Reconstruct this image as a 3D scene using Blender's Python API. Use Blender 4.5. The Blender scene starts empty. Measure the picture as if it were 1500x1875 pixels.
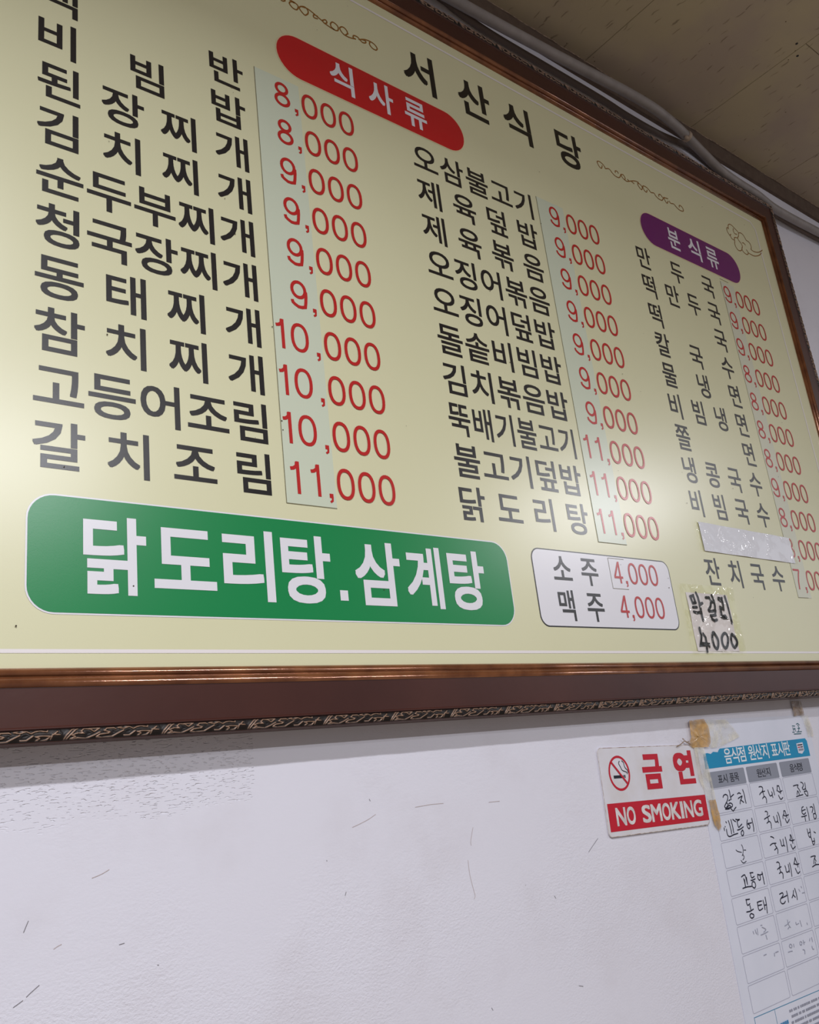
import bpy, math, random
import numpy as np
from mathutils import Matrix, Vector

# ------------------------------------------------------------------ camera
CAM_ROWS = [[0.7808921, -0.0988092, -0.6168016], [-0.6145991, -0.2980842, -0.7303518], [-0.1116934, 0.9494117, -0.2934997]]
CAM_LENS = 31.08419
CAM_H = 1.05                 # eye height of the seated photographer (m)
WALL_Y = 0.035               # wall plane; the printed panel's face is y = 0
CEIL = 1.688                 # ceiling above the camera
sc = bpy.context.scene
COL = sc.collection
cd = bpy.data.cameras.new('camera'); cd.sensor_fit = 'VERTICAL'; cd.sensor_height = 36.0; cd.lens = CAM_LENS
cd.clip_start = 0.01
cam = bpy.data.objects.new('camera', cd); COL.objects.link(cam)
M = Matrix(CAM_ROWS).to_4x4(); M.translation = Vector((0, -1.0, CAM_H)); cam.matrix_world = M
sc.camera = cam

# ------------------------------------------------------------------ world, lamps, exposure
wd = bpy.data.worlds.new('world'); sc.world = wd; wd.use_nodes = True
bg = wd.node_tree.nodes['Background']; bg.inputs[0].default_value = (0.87, 0.87, 0.96, 1); bg.inputs[1].default_value = 0.15

def area(name, loc, size, energy, color=(0.96, 0.975, 1.03), tilt=14.0):
    l = bpy.data.lights.new(name, 'AREA'); l.shape = 'RECTANGLE'; l.size, l.size_y = size; l.energy = energy; l.color = color
    o = bpy.data.objects.new(name, l); o.location = loc; o.rotation_euler = (math.radians(tilt), 0, 0); COL.objects.link(o); return o
area('ceiling_tube_light', (-0.20, -1.50, CAM_H + CEIL - 0.06), (1.25, 0.07), 66, tilt=-15)
area('ceiling_tube_light', (0.80, -3.05, CAM_H + CEIL - 0.06), (1.25, 0.10), 48, tilt=9)
area('ceiling_tube_light', (4.70, -2.60, CAM_H + CEIL - 0.06), (1.25, 0.10), 54, tilt=8)
sheen_fill = area('right_sheen_fill', (5.90, -2.30, CAM_H + 0.85), (1.1, 1.5), 5, color=(0.92, 0.97, 1.08)); sheen_fill.rotation_euler = (0, math.radians(90), 0)  # unseen area light added on the right for sheen on the board's lower right
vs = sc.view_settings
vs.view_transform = 'Standard'; vs.look = 'None'; vs.gamma = 1.0; vs.use_curve_mapping = False; vs.exposure = 0.05

# ------------------------------------------------------------------ helpers
def srgb(r, g, b):
    f = lambda c: (c/255/12.92) if c/255 <= 0.04045 else ((c/255+0.055)/1.055)**2.4
    return (f(r), f(g), f(b), 1)

def W(x, z, h=0.0):          # point on / in front (h) of the panel plane; z relative to the camera height
    return (x, -h, CAM_H + z)
def WW(x, z, h=0.0):         # the same on the wall plane
    return (x, WALL_Y - h, CAM_H + z)

def mat(name, color, rough=0.5, spec=0.5, metal=0.0, noise=None, bump=None, coat=0.0, alpha=1.0):
    m = bpy.data.materials.new(name); m.use_nodes = True; nt = m.node_tree; b = nt.nodes['Principled BSDF']
    b.inputs['Base Color'].default_value = color; b.inputs['Roughness'].default_value = rough
    b.inputs['Specular IOR Level'].default_value = spec; b.inputs['Metallic'].default_value = metal
    b.inputs['Coat Weight'].default_value = coat; b.inputs['Alpha'].default_value = alpha
    geo = nt.nodes.new('ShaderNodeNewGeometry')
    if noise:                # (scale, second colour, contrast)
        n = nt.nodes.new('ShaderNodeTexNoise'); n.inputs['Scale'].default_value = noise[0]; n.inputs['Detail'].default_value = 5
        nt.links.new(geo.outputs['Position'], n.inputs['Vector'])
        r = nt.nodes.new('ShaderNodeValToRGB'); r.color_ramp.elements[0].position = 0.5-noise[2]; r.color_ramp.elements[1].position = 0.5+noise[2]
        r.color_ramp.elements[0].color = color; r.color_ramp.elements[1].color = noise[1]
        nt.links.new(n.outputs['Fac'], r.inputs['Fac']); nt.links.new(r.outputs['Color'], b.inputs['Base Color'])
    if bump:                 # (scale, distance, strength)
        n2 = nt.nodes.new('ShaderNodeTexNoise'); n2.inputs['Scale'].default_value = bump[0]; n2.inputs['Detail'].default_value = 3
        nt.links.new(geo.outputs['Position'], n2.inputs['Vector'])
        bp = nt.nodes.new('ShaderNodeBump'); bp.inputs['Distance'].default_value = bump[1]; bp.inputs['Strength'].default_value = bump[2]
        nt.links.new(n2.outputs['Fac'], bp.inputs['Height']); nt.links.new(bp.outputs['Normal'], b.inputs['Normal'])
    return m

class G:                      # node graph shorthand
    def __init__(s, m): s.nt = m.node_tree
    def n(s, t, **kw):
        x = s.nt.nodes.new(t)
        for k, v in kw.items(): setattr(x, k, v)
        return x
    def l(s, a, b): s.nt.links.new(a, b)
    def math(s, op, a, b=None, c=None):
        x = s.n('ShaderNodeMath', operation=op)
        for i, v in enumerate((a, b, c)):
            if v is None: continue
            if isinstance(v, (int, float)): x.inputs[i].default_value = v
            else: s.l(v, x.inputs[i])
        return x.outputs[0]
    def mixc(s, f, a, b):
        x = s.n('ShaderNodeMix', data_type='RGBA')
        if isinstance(f, (int, float)): x.inputs[0].default_value = f
        else: s.l(f, x.inputs[0])
        for i, v in ((6, a), (7, b)):
            if isinstance(v, tuple): x.inputs[i].default_value = v
            else: s.l(v, x.inputs[i])
        return x.outputs[2]
    def mapped(s, scale, loc=(0, 0, 0)):
        g = s.n('ShaderNodeNewGeometry'); mp = s.n('ShaderNodeMapping'); mp.inputs['Scale'].default_value = scale; mp.inputs['Location'].default_value = loc
        s.l(g.outputs['Position'], mp.inputs['Vector']); return mp.outputs[0]
    def noise(s, vec, scale, detail=3, rough=0.5):
        x = s.n('ShaderNodeTexNoise'); x.inputs['Scale'].default_value = scale; x.inputs['Detail'].default_value = detail; x.inputs['Roughness'].default_value = rough
        s.l(vec, x.inputs['Vector']); return x.outputs['Fac']
    def rng(s, v, a, b, c=0.0, d=1.0):
        x = s.n('ShaderNodeMapRange'); x.interpolation_type = 'SMOOTHSTEP'; s.l(v, x.inputs[0])
        for i, k in enumerate((a, b, c, d)): x.inputs[i+1].default_value = k
        return x.outputs[0]

def link(name, verts, faces, m, parent=None, org=(0, 0, 0), smooth=False, mats=None, midx=None):
    me = bpy.data.meshes.new(name)
    me.from_pydata([(v[0]-org[0], v[1]-org[1], v[2]-org[2]) for v in verts], [], faces)
    for mm in (mats or [m]): me.materials.append(mm)
    if midx: me.polygons.foreach_set('material_index', midx)
    if smooth: me.polygons.foreach_set('use_smooth', [True]*len(me.polygons))
    me.update()
    o = bpy.data.objects.new(name, me); COL.objects.link(o)
    if parent is not None: o.parent = parent
    else: o.location = org
    return o

def tag(o, label=None, cat=None, group=None, kind=None):
    if label: o['label'] = label
    if cat: o['category'] = cat
    if group: o['group'] = group
    if kind: o['kind'] = kind
    return o
def thing(name, org, label, cat, group=None):
    o = bpy.data.objects.new(name, None); o.empty_display_size = 0.05; o.location = org; COL.objects.link(o)
    return tag(o, label, cat, group)

class MB:                     # mesh builder; p = placing function (x, z, h) -> world
    def __init__(s, p=W): s.v = []; s.f = []; s.p = p; s.k = 0; s.mi = []; s.cur = 0
    def add(s, pts, faces, h):
        b = len(s.v); s.v += [s.p(x, z, h) for x, z in pts]; s.f += [tuple(b+i for i in f) for f in faces]; s.mi += [s.cur]*len(faces)
    def hh(s, h): s.k += 1; return h + s.k*4e-6
    def poly(s, pts, h):      # convex outline, fan
        s.add(pts, [tuple(range(len(pts)))[::-1]], h)
    def rect(s, x0, z0, x1, z1, h): s.poly([(x0, z0), (x1, z0), (x1, z1), (x0, z1)], h)
    def ribbon(s, pts, w, h, closed=False, cap=True):
        h = s.hh(h); n = len(pts)
        if n < 2: return
        L, Rr = [], []
        for i in range(n):
            if closed: a, b = pts[(i-1) % n], pts[(i+1) % n]
            else: a, b = pts[max(i-1, 0)], pts[min(i+1, n-1)]
            c = pts[i]
            d1 = (c[0]-a[0], c[1]-a[1]); d2 = (b[0]-c[0], b[1]-c[1])
            l1 = math.hypot(*d1) or 1; l2 = math.hypot(*d2) or 1
            if d1 == (0, 0): d1 = d2; l1 = l2
            if d2 == (0, 0): d2 = d1; l2 = l1
            n1 = (-d1[1]/l1, d1[0]/l1); n2 = (-d2[1]/l2, d2[0]/l2)
            m = (n1[0]+n2[0], n1[1]+n2[1]); ml = math.hypot(*m)
            if ml < 0.5: m = n1; sca = 1
            else:
                m = (m[0]/ml, m[1]/ml); sca = min(1/max(m[0]*n1[0]+m[1]*n1[1], 0.35), 1.8)
            k = w/2*sca
            L.append((c[0]+m[0]*k, c[1]+m[1]*k)); Rr.append((c[0]-m[0]*k, c[1]-m[1]*k))
        P = L+Rr; F = [(i, n+i, n+i+1, i+1) for i in range(n-1)]
        if closed: F.append((n-1, 2*n-1, n, 0))
        s.add(P, F, h)
        if cap and not closed:
            for c in (pts[0], pts[-1]):
                s.add([(c[0]+w/2*math.cos(t*math.pi/4), c[1]+w/2*math.sin(t*math.pi/4)) for t in range(8)], [(7, 6, 5, 4, 3, 2, 1, 0)], s.hh(h))
    def grid(s, x0, z0, x1, z1, nx, nz, hf):
        b = len(s.v)
        for j in range(nz+1):
            for i in range(nx+1):
                x = x0+(x1-x0)*i/nx; z = z0+(z1-z0)*j/nz; s.v.append(s.p(x, z, hf(x, z)))
        for j in range(nz):
            for i in range(nx):
                a = b+j*(nx+1)+i; s.f.append((a, a+1, a+nx+2, a+nx+1)); s.mi.append(s.cur)
    def slab(s, pts, h0, h1): # thick outline (convex), front face at h1
        n = len(pts); b = len(s.v)
        s.v += [s.p(x, z, h1) for x, z in pts] + [s.p(x, z, h0) for x, z in pts]
        s.f += [tuple(b+i for i in range(n)), tuple(b+n+i for i in range(n))[::-1]] + [(b+i, b+n+i, b+n+(i+1) % n, b+(i+1) % n) for i in range(n)]
        s.mi += [s.cur]*(n+2)
    def out(s, name, m, parent=None, org=(0, 0, 0), smooth=False):
        if isinstance(m, (list, tuple)): return link(name, s.v, s.f, None, parent, org, smooth, mats=m, midx=s.mi)
        return link(name, s.v, s.f, m, parent, org, smooth)

def smooth_line(pts, n=4, closed=False):
    if len(pts) < 3: return [tuple(p) for p in pts]
    o = []; N = len(pts)
    rngN = N if closed else N-1
    for i in range(rngN):
        g = (lambda k: pts[k % N]) if closed else (lambda k: pts[min(max(k, 0), N-1)])
        p0, p1, p2, p3 = g(i-1), g(i), g(i+1), g(i+2)
        for j in range(n):
            t = j/n
            o.append(tuple(0.5*(2*p1[k]+(p2[k]-p0[k])*t+(2*p0[k]-5*p1[k]+4*p2[k]-p3[k])*t*t+(3*p1[k]-p0[k]-3*p2[k]+p3[k])*t**3) for k in (0, 1)))
    if not closed: o.append(tuple(pts[-1]))
    return o

def rrect(x0, z0, x1, z1, r, n=6):
    pts = []
    for cx, cz, a in ((x1-r, z0+r, -90), (x1-r, z1-r, 0), (x0+r, z1-r, 90), (x0+r, z0+r, 180)):
        for k in range(n+1):
            t = math.radians(a+90*k/n); pts.append((cx+r*math.cos(t), cz+r*math.sin(t)))
    return pts

# printed letters: outlines of the built-in typeface, turned into flat faces
_gc = {}
def glyph(s, wt=0.0, res=4):
    key = (s, wt)
    if key not in _gc:
        c = bpy.data.curves.new('letter', 'FONT'); c.body = s; c.offset = wt; c.resolution_u = res; c.dimensions = '2D'; c.fill_mode = 'FRONT'
        o = bpy.data.objects.new('letter', c); COL.objects.link(o)
        dg = bpy.context.evaluated_depsgraph_get(); me = bpy.data.meshes.new_from_object(o.evaluated_get(dg))
        v = np.array([[p.co.x, p.co.y] for p in me.vertices]); f = [tuple(p.vertices) for p in me.polygons]
        bpy.data.objects.remove(o); bpy.data.curves.remove(c); bpy.data.meshes.remove(me)
        _gc[key] = (v, f)
    return _gc[key]
SAFE = 0.0
def bold(ch, wt):             # glyph vertices/faces, emboldened by shifted copies once the outline offset is used up
    v, f = glyph(ch, 0.0); d = max(0.0, wt-SAFE)
    if d <= 0: return [(v, 0)], f, v[:, 0].min(), v[:, 0].max(), v[:, 1].min(), v[:, 1].max()
    lay = [(v+np.array([a*d, c*d]), k) for k, (a, c) in enumerate([(-1, -1), (1, -1), (1, 1), (-1, 1)]+([(0, 0), (1, 0), (-1, 0), (0, 1), (0, -1)] if d > 0.02 else []))]
    return lay, f, v[:, 0].min()-d, v[:, 0].max()+d, v[:, 1].min()-d, v[:, 1].max()+d
def place(mb, ch, wt, h, fx, fz):
    lay, f = bold(ch, wt)[:2]
    for v, k in lay: mb.add(list(zip(fx(v[:, 0]).tolist(), fz(v[:, 1]).tolist())), f, h+k*6e-6)
def put(mb, ch, wt, h, sx, sy, x_ink, z_bot):   # ink's left edge at x_ink; em box: bar bottom (-0.078) at z_bot
    x0 = bold(ch, wt)[2]; place(mb, ch, wt, h, lambda x: (x-x0)*sx+x_ink, lambda z: (z+0.078)*sy+z_bot)
def put_box(mb, ch, wt, h, x0, x1, z0, z1):
    _, _, a, b_, c, d = bold(ch, wt); place(mb, ch, wt, h, lambda x: (x-a)/(b_-a)*(x1-x0)+x0, lambda z: (z-c)/(d-c)*(z1-z0)+z0)
def put_xbox(mb, ch, wt, h, x0, x1, zbot, ztop): # width by ink, height by em bar
    _, _, a, b_, c, d = bold(ch, wt); place(mb, ch, wt, h, lambda x: (x-a)/(b_-a)*(x1-x0)+x0, lambda z: (z+0.078)/0.905*(ztop-zbot)+zbot)
def justify(mb, text, x0, x1, zbot, ztop, sx, wt, h):
    sy = (ztop-zbot)/0.905
    inks = []
    for ch in text:
        inks.append(bold(ch, wt)[2:4])
    n = len(text)
    if n == 1: put(mb, text, wt, h, sx, sy, x0, zbot); return
    cA = x0-inks[0][0]*sx; cB = x1-inks[-1][1]*sx          # em origins of first and last
    for i, ch in enumerate(text):
        put(mb, ch, wt, h, sx, sy, cA+(cB-cA)*i/(n-1)+inks[i][0]*sx, zbot)

def ell(cx, cz, rx, rz, a0=0, a1=360, n=20, p=1.0):
    return [(cx+rx*math.copysign(abs(math.cos(math.radians(a0+(a1-a0)*k/n)))**p, math.cos(math.radians(a0+(a1-a0)*k/n))),
             cz+rz*math.copysign(abs(math.sin(math.radians(a0+(a1-a0)*k/n)))**p, math.sin(math.radians(a0+(a1-a0)*k/n)))) for k in range(n+(0 if abs(a1-a0) == 360 else 1))]
def digit(mb, d, x, z, w, hgt, t, h):   # outline box x..x+w, z..z+hgt, stroke t
    S = lambda pts: [(x+a*w, z+b*hgt) for a, b in pts]
    tx = t/w/2; tz = t/hgt/2
    if d == '0': mb.ribbon(S(ell(.5, .5, .5-tx, .5-tz, p=.88, n=28)), t, h, True)
    elif d == '8':
        mb.ribbon(S(ell(.5, .745, .43-tx, .255-tz)), t, h, True); mb.ribbon(S(ell(.5, .275, .5-tx, .275-tz)), t, h, True)
    elif d == '9':
        mb.ribbon(S(ell(.48, .67, .48-tx, .33-tz)), t, h, True)
        mb.ribbon(S([(1-tx, .66), (1-tx, .5), (.96-tx, .27), (.82, .1), (.62, tz+.005), (.42, tz), (.22, .06+tz), (.1, .17), (.06, .27)]), t, h, False, False)
    elif d == '1':
        mb.ribbon(S([(1-tx, 0), (1-tx, 1)]), t, h, False, False)
        mb.ribbon(S([(0, .76), (.35, .78), (.68, .85), (.92-tx, .98)]), t*.95, h, False, False)
    elif d == '4':
        mb.ribbon(S([(.78-tx, 0), (.78-tx, 1)]), t, h, False, False)
        mb.ribbon(S([(.74-tx, .96), (.06+tx*.2, .3)]), t, h, False, False); mb.ribbon(S([(0, .27), (1, .27)]), t, h, False, False)
    elif d == '7':
        mb.ribbon(S([(0, 1-tz), (.95, 1-tz)]), t, h, False, False)
        mb.ribbon(S([(.92, 1-tz), (.7, .7), (.5, .4), (.38, 0)]), t, h, False, False)
def comma(mb, x, z, s, h):
    mb.poly([(x, z), (x+s, z), (x+s, z+s), (x, z+s)], mb.hh(h)); mb.ribbon([(x+s*.75, z+s*.3), (x+s*.7, z-s*.6), (x+s*.15, z-s*1.0)], s*.5, h, False, False)

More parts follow.
